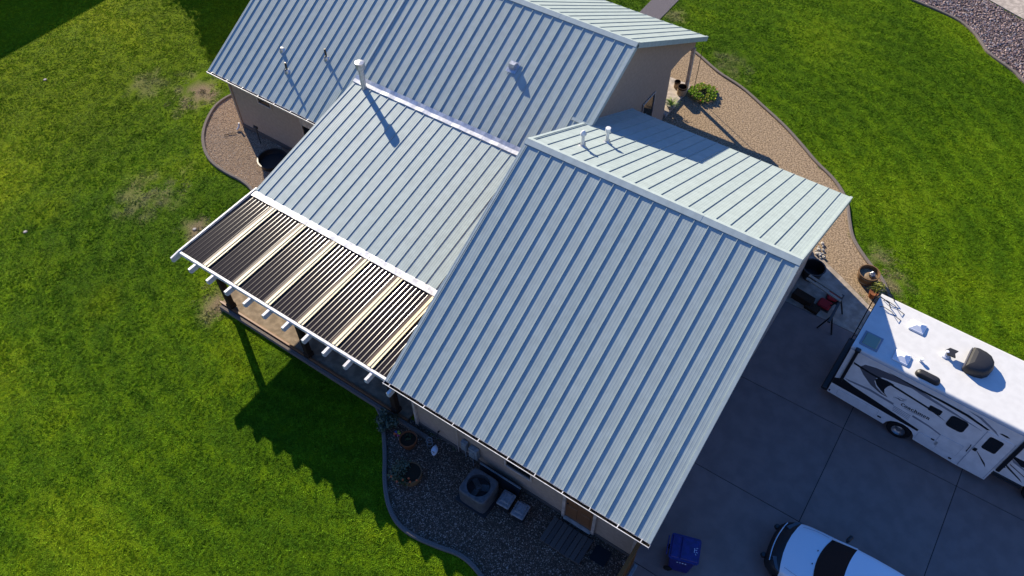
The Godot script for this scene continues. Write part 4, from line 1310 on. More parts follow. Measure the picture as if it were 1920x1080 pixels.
# ------------------------------------------------------------------ car
func car() -> void:
	var t := thing("car", "white car with black front bumper parked nose towards the garage", "car", Vector3(11.47, 0.025, 4.6), 0.0)
	# local x runs from nose to tail, z across
	var stn := [[0.05, 0.62, 0.62, 0.45], [0.12, 0.74, 0.70, 0.3], [0.30, 0.84, 0.79, 0.24], [0.46, 0.88, 0.845, 0.22], [0.8, 0.905, 0.905, 0.2], [1.2, 0.92, 0.965, 0.2], [1.5, 0.925, 1.0, 0.2], [2.2, 0.93, 1.02, 0.2], [3.0, 0.93, 1.03, 0.2], [3.7, 0.91, 1.03, 0.22], [4.1, 0.87, 0.98, 0.28], [4.28, 0.80, 0.90, 0.4]]
	var sect := func(s: Array) -> Array:
		var w: float = s[1]
		var h: float = s[2]
		var b: float = s[3]
		return [Vector2(-w * 0.9, b), Vector2(-w, b + 0.1), Vector2(-w, h * 0.72), Vector2(-w * 0.975, h * 0.88), Vector2(-w * 0.90, h * 0.96), Vector2(-w * 0.7, h * 0.99), Vector2(-w * 0.35, h + 0.02), Vector2(0, h + 0.03), Vector2(w * 0.35, h + 0.02), Vector2(w * 0.7, h * 0.99), Vector2(w * 0.90, h * 0.96), Vector2(w * 0.975, h * 0.88), Vector2(w, h * 0.72), Vector2(w, b + 0.1), Vector2(w * 0.9, b)]
	var st := st_new()
	st.set_smooth_group(0)
	var bow := func(x: float, z: float) -> float: return x + (0.16 * (z * z) / 0.8 if x < 0.6 else 0.0)
	var first := 3
	for i in range(first, stn.size() - 1):
		var a: Array = sect.call(stn[i])
		var b: Array = sect.call(stn[i + 1])
		for k in a.size() - 1:
			quad(st, Vector3(bow.call(stn[i][0], a[k].x), a[k].y, a[k].x), Vector3(bow.call(stn[i][0], a[k + 1].x), a[k + 1].y, a[k + 1].x), Vector3(bow.call(stn[i + 1][0], b[k + 1].x), b[k + 1].y, b[k + 1].x), Vector3(bow.call(stn[i + 1][0], b[k].x), b[k].y, b[k].x))
	var last: Array = sect.call(stn[-1])
	st.set_smooth_group(-1)
	for k in range(1, last.size() - 1): tri(st, Vector3(4.28, last[0].y, last[0].x), Vector3(4.28, last[k].y, last[k].x), Vector3(4.28, last[k + 1].y, last[k + 1].x))
	obj("body", st, mats["car_white"], t)
	# black nose
	st = st_new()
	st.set_smooth_group(0)
	for i in first:
		var a: Array = sect.call(stn[i])
		var b: Array = sect.call(stn[i + 1])
		for k in a.size() - 1:
			quad(st, Vector3(bow.call(stn[i][0], a[k].x), a[k].y, a[k].x), Vector3(bow.call(stn[i][0], a[k + 1].x), a[k + 1].y, a[k + 1].x), Vector3(bow.call(stn[i + 1][0], b[k + 1].x), b[k + 1].y, b[k + 1].x), Vector3(bow.call(stn[i + 1][0], b[k].x), b[k].y, b[k].x))
	var fr: Array = sect.call(stn[0])
	for k in range(1, fr.size() - 1): tri(st, Vector3(bow.call(0.05, fr[0].x), fr[0].y, fr[0].x), Vector3(bow.call(0.05, fr[k + 1].x), fr[k + 1].y, fr[k + 1].x), Vector3(bow.call(0.05, fr[k].x), fr[k].y, fr[k].x))
	obj("front_bumper", st, mats["black"], t)
	st = st_new()   # pale line of the grille across the nose
	var bar: Array = []
	for k in 13:
		var z := lerpf(-0.66, 0.66, k / 12.0)
		bar.append(Vector3(0.16 + 0.2 * z * z, 0.745 - 0.03 * z * z, z))
	tube(st, bar, 0.024, 0.024, 6)
	obj("grille_bar", st, mats["chrome"], t)
	for s in [-1.0, 1.0]:
		st = st_new()
		ext(st, V2([[0.26, 0.52], [0.42, 0.46], [0.52, 0.70], [0.60, 0.86], [0.46, 0.80]]) if s > 0 else V2([[0.26, -0.52], [0.42, -0.46], [0.52, -0.70], [0.60, -0.86], [0.46, -0.80]]), Vector3(0, 0.70, 0), Vector3(1, 0, 0), Vector3(0, 0, 1), Vector3.UP, 0.10)
		obj("headlight", st, mats["lamp_glass"], t)
		st = st_new()   # tow hooks / fog lamp bulges low on the bumper
		lathe(st, [Vector2(0.0, 0.09), Vector2(0.07, 0.07), Vector2(0.09, 0.0), Vector2(0.07, -0.07), Vector2(0.0, -0.09)], Vector3(0.06, 0.5, s * 0.5), 12)
		obj("fog_lamp", st, mats["black"], t)
	# greenhouse: lower outline at the belt, upper at the roof, with curved windscreen
	var N := 8
	var low: Array = []
	var up: Array = []
	for k in N + 1:
		var z := lerpf(-0.76, 0.76, float(k) / N)
		low.append(Vector3(1.32 + 0.16 * z * z / 0.58, 1.02 - 0.02 * z * z, z))
		var zu := lerpf(-0.6, 0.6, float(k) / N)
		up.append(Vector3(2.02 + 0.07 * zu * zu / 0.36, 1.5 - 0.04 * zu * zu, zu))
	st = st_new()
	st.set_smooth_group(0)
	for k in N: quad(st, low[k], low[k + 1], up[k + 1], up[k])
	obj("windscreen", st, mats["glass"], t)
	st = st_new()
	st.set_smooth_group(0)
	var xs := [0.0, 0.5, 1.0, 1.5, 1.85]
	var drop := [0.0, -0.035, -0.03, 0.01, 0.06]
	for i in 4:
		for k in N:
			var p: Array = []
			for q in [[i, k], [i, k + 1], [i + 1, k + 1], [i + 1, k]]:
				p.append(up[q[1]] + Vector3(xs[q[0]], 0.004 - drop[q[0]], 0))
			quad(st, p[0], p[1], p[2], p[3])
	# roof edge rolls down to the window line
	for s in [0, N]:
		var zz: float = -0.66 if s == 0 else 0.66
		for i in 4:
			quad(st, up[s] + Vector3(xs[i], 0.004 - drop[i], 0), up[s] + Vector3(xs[i + 1], 0.004 - drop[i + 1], 0), Vector3(up[s].x + xs[i + 1], 1.40 - drop[i + 1], zz), Vector3(up[s].x + xs[i], 1.40 - drop[i], zz))
	obj("roof", st, mats["car_white"], t)
	for s in [-1.0, 1.0]:
		st = st_new()
		ext(st, V2([[1.75, 1.0], [2.08, 1.40], [3.75, 1.36], [4.05, 1.02]]), Vector3(0, 0, 0), Vector3(1, 0, 0), Vector3(0, 1, -0.18 * s), Vector3(0, 0, s), 0.86)
		obj("side_window", st, mats["glass"], t)
		st = st_new()   # front pillar
		var a: Vector3 = low[0] if s < 0 else low[N]
		var b: Vector3 = up[0] if s < 0 else up[N]
		tube(st, [a + Vector3(0, 0, 0.02 * s), b + Vector3(0, -0.02, 0.015 * s)], 0.035, 0.03, 8)
		obj("pillar", st, mats["car_white"], t)
		st = st_new()
		box(st, Vector3(1.86, 1.08, s * 1.0), Vector3(0.11, 0.15, 0.22), 0.03, Basis(Vector3.UP, 0.35 * s))
		tube(st, [Vector3(1.84, 1.02, s * 0.88), Vector3(1.85, 1.05, s * 0.96)], 0.03)
		obj("mirror", st, mats["black"], t)
		for x in [0.82, 3.45]:
			var bz := Basis(Vector3(1, 0, 0), PI / 2 * s)
			st = st_new(); lathe(st, [Vector2(0.2, 0.09), Vector2(0.3, 0.1), Vector2(0.325, 0.07), Vector2(0.325, -0.1), Vector2(0.2, -0.1)], Vector3(x, 0.325, s * 0.835), 24, bz)
			var wh := obj("wheel", st, mats["rubber"], t)
			st = st_new(); lathe(st, [Vector2(0.0, 0.07), Vector2(0.06, 0.07), Vector2(0.12, 0.04), Vector2(0.21, 0.085)], Vector3(x, 0.325, s * 0.835), 20, bz); obj("rim", st, mats["rim"], wh)
	st = st_new()
	ext(st, V2([[3.9, 1.0], [3.93, 1.36], [3.97, 1.36], [4.22, 1.0]]), Vector3(0, 0, -0.6), Vector3(1, 0, 0), Vector3.UP, Vector3(0, 0, 1), 1.2)
	obj("rear_window", st, mats["glass"], t)
	for s in [-1.0, 1.0]:   # bonnet shut line and washer jets
		st = st_new()
		tube(st, [Vector3(0.66, 0.902, s * 0.70), Vector3(1.0, 0.955, s * 0.76), Vector3(1.38, 1.0, s * 0.76)], 0.005, 0.005, 5)
		obj("bonnet_seam", st, mats["rv_mid"], t)
		st = st_new(); box(st, Vector3(1.25, 1.015, s * 0.22), Vector3(0.03, 0.02, 0.04), 0.005); obj("washer_jet", st, mats["black"], t)

# ------------------------------------------------------------------ plants
func leafy(st: SurfaceTool, r: RandomNumberGenerator, c: Vector3, rad: Vector3, n: int, size: float, shell := 0.55) -> void:
	for i in n:
		var d := Vector3(r.randfn(), r.randfn(), r.randfn()).normalized()
		var q := lerpf(shell, 1.0, r.randf())
		var p := c + Vector3(d.x * rad.x, d.y * rad.y, d.z * rad.z) * q
		var nn := (d + Vector3(r.randfn(), r.randfn() + 0.4, r.randfn()) * 0.5).normalized()
		var u := nn.cross(Vector3(r.randfn(), r.randfn(), r.randfn())).normalized()
		var v := nn.cross(u)
		var s := size * r.randf_range(0.6, 1.3)
		tri(st, p - u * s * 0.5, p + v * s * 0.32 + nn * s * 0.08, p + u * s * 0.5)
		tri(st, p - u * s * 0.5, p + u * s * 0.5, p - v * s * 0.32 + nn * s * 0.08)

func bladey(st: SurfaceTool, r: RandomNumberGenerator, c: Vector3, n: int, len: float, w: float, spread := 1.0) -> void:
	for i in n:
		var a := r.randf() * TAU
		var d := Vector3(cos(a), 0, sin(a))
		var l := len * r.randf_range(0.6, 1.1)
		var rise := r.randf_range(0.4, 1.1)
		var s := Vector3(-d.z, 0, d.x) * w
		var p1 := c + (d * 0.45 * spread + Vector3.UP * rise * 0.7).normalized() * l * 0.55
		var p2 := p1 + (d * 1.0 * spread + Vector3.UP * (rise - 0.8)).normalized() * l * 0.5
		quad(st, c - s, c + s, p1 + s * 0.9, p1 - s * 0.9)
		tri(st, p1 - s * 0.9, p1 + s * 0.9, p2)

func tree(label: String, pos: Vector3, height: float, rad: float, sd: int) -> void:
	var t := thing("tree", label, "tree", pos, 0.0, "trees beyond the lawn")
	var r := RandomNumberGenerator.new()
	r.seed = sd
	var st := st_new()
	tube(st, [Vector3.ZERO, Vector3(0.1, height * 0.4, 0.05), Vector3(0.0, height * 0.92, 0)], 0.26, 0.04, 9)
	for k in 9:
		var a := k * 2.4
		var y := height * (0.25 + 0.07 * k)
		tube(st, [Vector3(0.05, y, 0), Vector3(cos(a) * rad * 0.5, y + 0.5, sin(a) * rad * 0.5), Vector3(cos(a) * rad * 0.8, y + 1.0, sin(a) * rad * 0.8)], 0.09, 0.02, 6)
	obj("trunk", st, mats["trunk"], t)
	st = st_new()
	for k in 26:
		var f := r.randf()
		var y := height * lerpf(0.22, 0.95, f)
		var rr0 := rad * sin(PI * clampf(lerpf(0.2, 0.95, f), 0.0, 1.0)) * 0.72
		var a := r.randf() * TAU
		leafy(st, r, Vector3(cos(a) * rr0, y, sin(a) * rr0), Vector3(1, 0.8, 1) * rad * r.randf_range(0.32, 0.48), 420, 0.34, 0.2)
	obj("crown", st, mats["leaf_tree"], t)

# ------------------------------------------------------------------ things in front of the garage
func yard_front() -> void:
	var r := RandomNumberGenerator.new()
	r.seed = 21
	var X := Vector3(1, 0, 0)
	var Z := Vector3(0, 0, 1)
	# air conditioner
	var ac := thing("air_conditioner", "square grey air conditioner with round top fan on the gravel", "air conditioner", Vector3(3.62, 0.02, 8.02))
	var st := st_new(); box(st, Vector3(0, 0.03, 0), Vector3(1.12, 0.08, 1.06), 0.01); obj("pad", st, mats["black"], ac)
	st = st_new()
	var ring: Array = []
	for k in 40:
		var an := TAU * k / 40.0
		var q := pow(pow(absf(cos(an)) / 0.48, 7.0) + pow(absf(sin(an)) / 0.46, 7.0), -1.0 / 7.0)
		ring.append(Vector2(cos(an), sin(an)) * q)
	var n := ring.size()
	st.set_smooth_group(0)
	for k in n:
		var a: Vector2 = ring[k]
		var b: Vector2 = ring[(k + 1) % n]
		quad(st, Vector3(a.x, 0.07, a.y), Vector3(b.x, 0.07, b.y), Vector3(b.x, 0.72, b.y), Vector3(a.x, 0.72, a.y))
	st.set_smooth_group(-1)
	for k in n:
		var a: Vector2 = ring[k]
		var b: Vector2 = ring[(k + 1) % n]
		var ca := a.normalized() * 0.36
		var cb := b.normalized() * 0.36
		quad(st, Vector3(a.x, 0.72, a.y), Vector3(b.x, 0.72, b.y), Vector3(b.x * 0.94, 0.76, b.y * 0.94), Vector3(a.x * 0.94, 0.76, a.y * 0.94))
		quad(st, Vector3(a.x * 0.94, 0.76, a.y * 0.94), Vector3(b.x * 0.94, 0.76, b.y * 0.94), Vector3(cb.x, 0.765, cb.y), Vector3(ca.x, 0.765, ca.y))
		quad(st, Vector3(ca.x, 0.765, ca.y), Vector3(cb.x, 0.765, cb.y), Vector3(cb.x, 0.5, cb.y), Vector3(ca.x, 0.5, ca.y))
	obj("cabinet", st, mats["ac_grey"], ac)
	st = st_new()
	for k in 9: lathe(st, [Vector2(0.03 + 0.04 * k, 0.752), Vector2(0.034 + 0.04 * k, 0.756), Vector2(0.038 + 0.04 * k, 0.752)], Vector3.ZERO, 28)
	for k in 8: tube(st, [Vector3.ZERO + Vector3(0, 0.75, 0), Vector3(cos(k * PI / 4) * 0.37, 0.75, sin(k * PI / 4) * 0.37)], 0.004, 0.004, 4)
	obj("grille", st, mats["ac_black"], ac)
	st = st_new(); lathe(st, [Vector2(0.0, 0.5), Vector2(0.36, 0.5)], Vector3.ZERO, 24); obj("well", st, mats["ac_black"], ac)
	st = st_new()
	for k in 3:
		var b := Basis(Vector3.UP, TAU * k / 3 + 0.5)
		box(st, b * Vector3(0.2, 0.62, 0), Vector3(0.24, 0.012, 0.2), 0.004, b * Basis(Vector3(1, 0, 0), 0.45))
	lathe(st, [Vector2(0.09, 0.52), Vector2(0.09, 0.69), Vector2(0.0, 0.7)], Vector3.ZERO, 16)
	obj("fan", st, mats["ac_grey"], ac)
	# two small lidded tubs
	for q in [[4.47, 7.80, "pale grey lidded tub beside the air conditioner", 0], [5.01, 7.84, "pale grey lidded tub with stained lid nearest the wooden step", 1]]:
		var t := thing("storage_tub", q[2], "tub", Vector3(q[0], 0.02, q[1]), 0.06, "lidded tubs by the wall")
		st = st_new(); box(st, Vector3(0, 0.2, 0), Vector3(0.36, 0.4, 0.44), 0.05); obj("tub", st, mats["mat_dark"], t)
		st = st_new()
		box(st, Vector3(0, 0.42, 0), Vector3(0.43, 0.07, 0.52), 0.03)
		box(st, Vector3(0, 0.465, -0.03), Vector3(0.3, 0.04, 0.34), 0.018)
		var lid := obj("lid", st, mats["tub_grey"], t)
		st = st_new(); box(st, Vector3(0, 0.49, 0.08), Vector3(0.12, 0.02, 0.05), 0.006); obj("handle", st, mats["tub_grey"], lid)
		if q[3] == 1:
			st = st_new()
			for k in 26: leafy(st, r, Vector3(r.randf_range(-0.18, 0.18), 0.462, r.randf_range(-0.22, 0.02)), Vector3(0.03, 0.004, 0.03), 3, 0.05, 0.0)
			tag(obj("leaf_litter", st, mats["litter"], lid), "", "", "", "stuff")
	# board leaning against the wall behind the unit
	var bd := thing("leaning_board", "dark flat board leaning on the wall behind the air conditioner", "board", Vector3(3.9, 0.02, 7.36))
	st = st_new(); box(st, Vector3(0, 0.24, 0), Vector3(1.5, 0.5, 0.04), 0.008, Basis(X, -0.3)); obj("panel", st, mats["mat_dark"], bd)
	st = st_new(); box(st, Vector3(0, 0.475, -0.07), Vector3(1.52, 0.035, 0.055), 0.006, Basis(X, -0.3)); obj("edge_strip", st, mats["box_grey"], bd)
	# meter boxes
	var e := thing("electric_box", "small pale grey electric box on the garage wall beside the conduit", "electric box", Vector3(2.5, 0.55, 7.11), 0.0, "electric boxes on the wall")
	st = st_new(); box(st, Vector3(0, 0.26, 0.08), Vector3(0.22, 0.46, 0.15), 0.012); obj("case", st, mats["box_grey"], e)
	st = st_new(); box(st, Vector3(0, 0.25, 0.165), Vector3(0.17, 0.36, 0.016), 0.006); obj("cover", st, mats["box_grey"], e)
	st = st_new(); tube(st, [Vector3(0, 0.03, 0.08), Vector3(0, -0.52, 0.08)], 0.017); obj("conduit", st, mats["box_grey"], e)
	e = thing("electric_box", "larger grey electric box on the garage wall nearer the air conditioner", "electric box", Vector3(2.86, 0.45, 7.11), 0.0, "electric boxes on the wall")
	st = st_new(); box(st, Vector3(0, 0.28, 0.09), Vector3(0.32, 0.52, 0.17), 0.012); obj("case", st, mats["box_grey"], e)
	st = st_new(); box(st, Vector3(-0.03, 0.24, 0.185), Vector3(0.22, 0.36, 0.018), 0.006); obj("cover", st, mats["box_grey"], e)
	st = st_new(); tube(st, [Vector3(-0.05, 0.03, 0.1), Vector3(-0.03, -0.2, 0.14), Vector3(0.02, -0.42, 0.2)], 0.015); obj("conduit", st, mats["box_grey"], e)
	# wooden step
	var d := thing("wooden_step", "low weathered wooden step of boards below the brown door", "step", Vector3(6.58, 0.02, 7.76))
	for k in 8:
		st = st_new()
		box(st, Vector3(-0.6 + 0.171 * k, 0.15 + r.randf_range(-0.004, 0.004), r.randf_range(-0.01, 0.01)), Vector3(0.155, 0.035, 0.84), 0.006, Basis(Vector3.UP, r.randf_range(-0.006, 0.006)))
		obj("board", st, mats["deck_wood"] if k % 3 != 1 else mats["deck_wood_b"], d)
	for z in [-0.36, 0.36]:
		st = st_new(); box(st, Vector3(0, 0.065, z), Vector3(1.34, 0.13, 0.05), 0.004); obj("bearer", st, mats["deck_wood_b"], d)
	st = st_new(); ext(st, rr(0.5, 0.5, 0.05), Vector3(7.63, 0.02, 7.55), X, Z, Vector3.UP, 0.03)
	tag(obj("door_mat", st, mats["mat_dark"]), "dark square mat on gravel between the wooden step and gate", "mat")
	# gate of vertical boards
	var g := thing("wooden_gate", "reddish brown wooden gate beside the garage corner", "gate", Vector3(8.52, 0.02, 7.2))
	for k in 12:
		st = st_new(); box(st, Vector3(r.randf_range(-0.004, 0.004), 0.78, 0.09 + 0.142 * k), Vector3(0.03, 1.5 + r.randf_range(-0.012, 0.012), 0.134), 0.005); obj("board", st, mats["fence_wood"] if k % 2 == 0 else mats["fence_wood_b"], g)
	for y in [0.35, 1.3]:
		st = st_new(); box(st, Vector3(-0.05, y, 0.85), Vector3(0.05, 0.09, 1.66), 0.004); obj("rail", st, mats["fence_wood_b"], g)
	st = st_new(); box(st, Vector3(0.0, 1.545, 0.86), Vector3(0.12, 0.035, 1.72), 0.006); obj("cap_rail", st, mats["fence_wood"], g)
	st = st_new(); box(st, Vector3(8.62, 0.03, 8.0), Vector3(0.1, 0.1, 1.6), 0.01); tag(obj("edging_board", st, mats["box_grey"]), "grey edging board between gravel and driveway by the gate", "edging")
	# pot, barrel, shrubs, ornaments
	var p := thing("flower_pot", "round terracotta pot with dark soil near the wall corner", "pot", Vector3(0.72, 0.02, 7.85))
	st = st_new(); lathe(st, [Vector2(0.2, 0.0), Vector2(0.26, 0.3), Vector2(0.285, 0.31), Vector2(0.29, 0.38), Vector2(0.26, 0.38), Vector2(0.25, 0.3)], Vector3.ZERO, 24); obj("pot", st, mats["terracotta"], p)
	st = st_new(); lathe(st, [Vector2(0.0, 0.33), Vector2(0.255, 0.31)], Vector3.ZERO, 20); obj("soil", st, mats["soil"], p)
	st = st_new(); leafy(st, r, Vector3(-0.02, 0.37, -0.04), Vector3(0.14, 0.05, 0.14), 40, 0.07); obj("leaves", st, mats["leaf_dark"], p)
	p = thing("barrel_planter", "half barrel planter with trailing grey plant and orange flowers on gravel", "planter", Vector3(1.5, 0.02, 8.72))
	st = st_new(); lathe(st, [Vector2(0.30, 0.0), Vector2(0.36, 0.2), Vector2(0.37, 0.4), Vector2(0.34, 0.4), Vector2(0.335, 0.32)], Vector3.ZERO, 24); obj("tub", st, mats["barrel_wood"], p)
	st = st_new(); lathe(st, [Vector2(0.0, 0.36), Vector2(0.34, 0.34)], Vector3.ZERO, 20); obj("soil", st, mats["soil"], p)
	st = st_new()
	leafy(st, r, Vector3(-0.32, 0.42, -0.02), Vector3(0.3, 0.2, 0.32), 500, 0.075, 0.2)
	leafy(st, r, Vector3(-0.42, 0.2, 0.22), Vector3(0.26, 0.2, 0.26), 350, 0.075, 0.2)
	obj("foliage", st, mats["leaf_grey"], p)
	st = st_new(); leafy(st, r, Vector3(-0.05, 0.36, 0.34), Vector3(0.32, 0.14, 0.16), 260, 0.07, 0.2); obj("foliage", st, mats["leaf_dark"], p)
	for q in [[0.12, 0.45, 0.2], [0.35, 0.42, 0.1], [0.0, 0.47, 0.34], [-0.12, 0.44, 0.48], [-0.4, 0.36, 0.42], [0.22, 0.44, 0.26]]:
		st = st_new(); lathe(st, [Vector2(0.0, 0.03), Vector2(0.03, 0.02), Vector2(0.035, 0.0), Vector2(0.0, -0.02)], Vector3(q[0], q[1], q[2]), 8); obj("flower", st, mats["orange"], p)
	var sh := thing("shrub", "grey green leafy shrub at the end of the patio kerb", "shrub", Vector3(-0.28, 0.0, 7.72))
	st = st_new()
	for k in 14:
		var a := k * 2.4
		leafy(st, r, Vector3(cos(a) * 0.3 * sqrt(k / 14.0), 0.36 + 0.1 * sin(k * 1.7), sin(a) * 0.34 * sqrt(k / 14.0)), Vector3(0.16, 0.12, 0.16), 70, 0.1, 0.3)
	obj("crown", st, mats["leaf_grey"], sh)
	st = st_new()
	for k in 5: tube(st, [Vector3(0, 0, 0), Vector3(cos(k * 1.3) * 0.2, 0.34, sin(k * 1.3) * 0.2)], 0.014, 0.006, 5)
	obj("trunk", st, mats["trunk"], sh)
	var pw := thing("pinwheel", "small multicoloured pinwheel beside the terracotta pot", "pinwheel", Vector3(0.34, 0.0, 7.92))
	st = st_new(); tube(st, [Vector3.ZERO, Vector3(0, 0.42, 0)], 0.006); obj("stick", st, mats["white_paint"], pw)
	for k in 6:
		st = st_new()
		var b := Basis(Vector3.UP, k * PI / 3)
		tri(st, Vector3(0, 0.43, 0), b * Vector3(0.12, 0.44, 0.0), b * Vector3(0.09, 0.47, 0.07))
		tri(st, Vector3(0, 0.43, 0), b * Vector3(0.09, 0.47, 0.07), b * Vector3(0.04, 0.45, 0.05))
		obj("vane", st, [mats["pink"], mats["yellow"], mats["leaf_lime"], mats["bin_blue"], mats["orange"], mats["red"]][k], pw)
	var go := thing("goose_ornament", "small pale goose ornament on gravel by the garage wall", "ornament", Vector3(1.58, 0.02, 7.62), 0.4)
	st = st_new()
	st.set_smooth_group(0)
	lathe(st, [Vector2(0.0, -0.17), Vector2(0.05, -0.14), Vector2(0.1, -0.06), Vector2(0.115, 0.02), Vector2(0.09, 0.1), Vector2(0.04, 0.16), Vector2(0.0, 0.2)], Vector3(0, 0.13, 0), 14, Basis(X, -PI / 2 + 0.25))
	tube(st, [Vector3(0, 0.18, 0.1), Vector3(0, 0.28, 0.16), Vector3(0, 0.36, 0.15), Vector3(0, 0.38, 0.2)], 0.035, 0.02, 8)
	obj("body", st, mats["goose"], go)
	var ws := thing("wire_stand", "thin pale wire plant stand leaning by the wall tap", "stand", Vector3(1.3, 0.02, 7.5))
	st = st_new()
	for k in 4: tube(st, [Vector3(cos(k * 1.57) * 0.12, 0, sin(k * 1.57) * 0.12), Vector3(cos(k * 1.57) * 0.09, 0.35, sin(k * 1.57) * 0.09)], 0.009)
	obj("legs", st, mats["box_grey"], ws)
	st = st_new()
	for y in [0.35, 0.14]:
		var c: Array = []
		for k in 13: c.append(Vector3(cos(k * TAU / 12) * 0.1, y, sin(k * TAU / 12) * 0.1))
		tube(st, c, 0.009, 0.009, 6)
	obj("hoops", st, mats["box_grey"], ws)
	var tap := thing("garden_tap", "black garden tap on the garage wall above the goose ornament", "tap", Vector3(1.45, 0.55, 7.11))
	st = st_new(); tube(st, [Vector3.ZERO, Vector3(0, 0, 0.1), Vector3(0, -0.05, 0.13), Vector3(-0.03, -0.2, 0.14)], 0.016); obj("spout", st, mats["black"], tap)
	st = st_new(); lathe(st, [Vector2(0.0, 0.02), Vector2(0.035, 0.012), Vector2(0.035, 0.0), Vector2(0.0, -0.004)], Vector3(0, 0.03, 0.08), 10); obj("handle", st, mats["black"], tap)
	st = st_new(); tube(st, [Vector3(2.06, 0.045, 8.62), Vector3(2.2, 0.045, 8.74)], 0.014); tag(obj("stick", st, mats["lumber"]), "short pale stick lying on the shaded gravel", "stick")
	# recycling bin
	var bn := thing("recycling_bin", "dark blue wheeled recycling bin on the driveway", "bin", Vector3(9.6, 0.025, 6.42), 0.32)
	st = st_new()
	for s in [[0.30, 0.33, 0.05], [0.37, 0.40, 0.98]]: pass
	var lo0: Array = rr(0.56, 0.62, 0.06)
	var hi0: Array = rr(0.76, 0.70, 0.07)
	for k in lo0.size():
		var k3 := (k + 1) % lo0.size()
		quad(st, Vector3(lo0[k].x, 0.06, lo0[k].y), Vector3(lo0[k3].x, 0.06, lo0[k3].y), Vector3(hi0[k3].x, 0.98, hi0[k3].y), Vector3(hi0[k].x, 0.98, hi0[k].y))
		tri(st, Vector3(0, 0.06, 0), Vector3(lo0[k3].x, 0.06, lo0[k3].y), Vector3(lo0[k].x, 0.06, lo0[k].y))
	obj("body", st, mats["bin_blue"], bn)
	st = st_new()
	ext(st, rr(0.84, 0.76, 0.08), Vector3(0.02, 0.97, 0), X, Z, Vector3.UP, 0.05)
	box(st, Vector3(0.16, 1.03, 0), Vector3(0.5, 0.045, 0.66), 0.02)
	box(st, Vector3(-0.24, 1.03, 0), Vector3(0.24, 0.045, 0.66), 0.02)
	var lid := obj("lid", st, mats["bin_blue"], bn)
	st = st_new(); tube(st, [Vector3(-0.46, 0.98, -0.28), Vector3(-0.46, 0.98, 0.28)], 0.018); obj("handle", st, mats["bin_blue"], bn)
	st = st_new()
	for k in 4: box(st, Vector3(0.33 + (0.012 if k % 2 == 0 else -0.012), 1.055, -0.08 + 0.06 * k), Vector3(0.05, 0.004, 0.012), 0.0, Basis(Vector3.UP, 0.6 - 0.5 * k))
	for k in 3: box(st, Vector3(0.275, 1.055, -0.05 + 0.045 * k), Vector3(0.022, 0.004, 0.03), 0.0, Basis(Vector3.UP, 0.2 * k))
	obj("print", st, mats["bin_print"], lid)
	st = st_new()
	for k in 4: box(st, Vector3(-0.12 + 0.075 * k, 0.84, 0.366), Vector3(0.05, 0.022, 0.012), 0.0, Basis(Z, 0.5 - 0.4 * k))
	obj("print", st, mats["bin_print"], bn)
	for z in [-0.3, 0.3]:
		st = st_new(); lathe(st, [Vector2(0.0, 0.03), Vector2(0.1, 0.03), Vector2(0.12, 0.015), Vector2(0.12, -0.03), Vector2(0.0, -0.03)], Vector3(-0.3, 0.12, z * 1.1), 18, Basis(X, PI / 2)); obj("wheel", st, mats["rubber"], bn)

# ------------------------------------------------------------------ things by the left wall
func yard_left() -> void:
	var st := st_new()
	var tub := thing("black_tub", "wide black round tub in the shade by the left wall", "tub", Vector3(-12.35, 0.02, 0.75))
	lathe(st, [Vector2(0.5, 0.0), Vector2(0.6, 0.3), Vector2(0.63, 0.32), Vector2(0.57, 0.32), Vector2(0.55, 0.1), Vector2(0.0, 0.08)], Vector3.ZERO, 28)
	obj("tub", st, mats["black"], tub)
	var tap := thing("hose_stand", "dark garden tap on a post by the left wall", "tap", Vector3(-13.75, 0.02, 0.12))
	st = st_new(); tube(st, [Vector3.ZERO, Vector3(0, 0.85, 0)], 0.022); obj("post", st, mats["black"], tap)
	st = st_new(); box(st, Vector3(0, 0.88, 0), Vector3(0.22, 0.12, 0.12), 0.03); tube(st, [Vector3(-0.16, 0.9, -0.05), Vector3(0.18, 0.84, 0.08)], 0.025); obj("valve", st, mats["black"], tap)
	var dp := thing("downpipe_shoe", "small white drain elbow at the left corner of the house", "drain", Vector3(-15.22, 0.02, -0.1))
	st = st_new(); tube(st, [Vector3(0, 0.3, 0), Vector3(0, 0.12, 0.05), Vector3(0.0, 0.05, 0.2)], 0.04); obj("elbow", st, mats["white_paint"], dp)
	st = st_new(); tube(st, [Vector3(0.1, 0.04, 0.35), Vector3(-0.25, 0.03, 0.75)], 0.012); obj("stick", st, mats["brown_paint"], dp)
	for q in [[-25.5, 2.55, "small white sprinkler cap near the far left of the lawn"], [-17.72, 9.06, "small white sprinkler cap in the middle of the left lawn"], [-12.26, 5.22, "pale sprinkler box in a worn patch by the patio"]]:
		var s := thing("sprinkler_head", q[2], "sprinkler", Vector3(q[0], 0.0, q[1]), 0.0, "sprinklers in the lawn")
		st = st_new(); lathe(st, [Vector2(0.06, 0.0), Vector2(0.06, 0.028), Vector2(0.05, 0.034), Vector2(0.0, 0.036)], Vector3.ZERO, 16); obj("cap", st, mats["stone_white"], s)
		st = st_new(); lathe(st, [Vector2(0.09, 0.0), Vector2(0.085, 0.024), Vector2(0.06, 0.026)], Vector3.ZERO, 16); obj("rim", st, mats["kerb"], s)

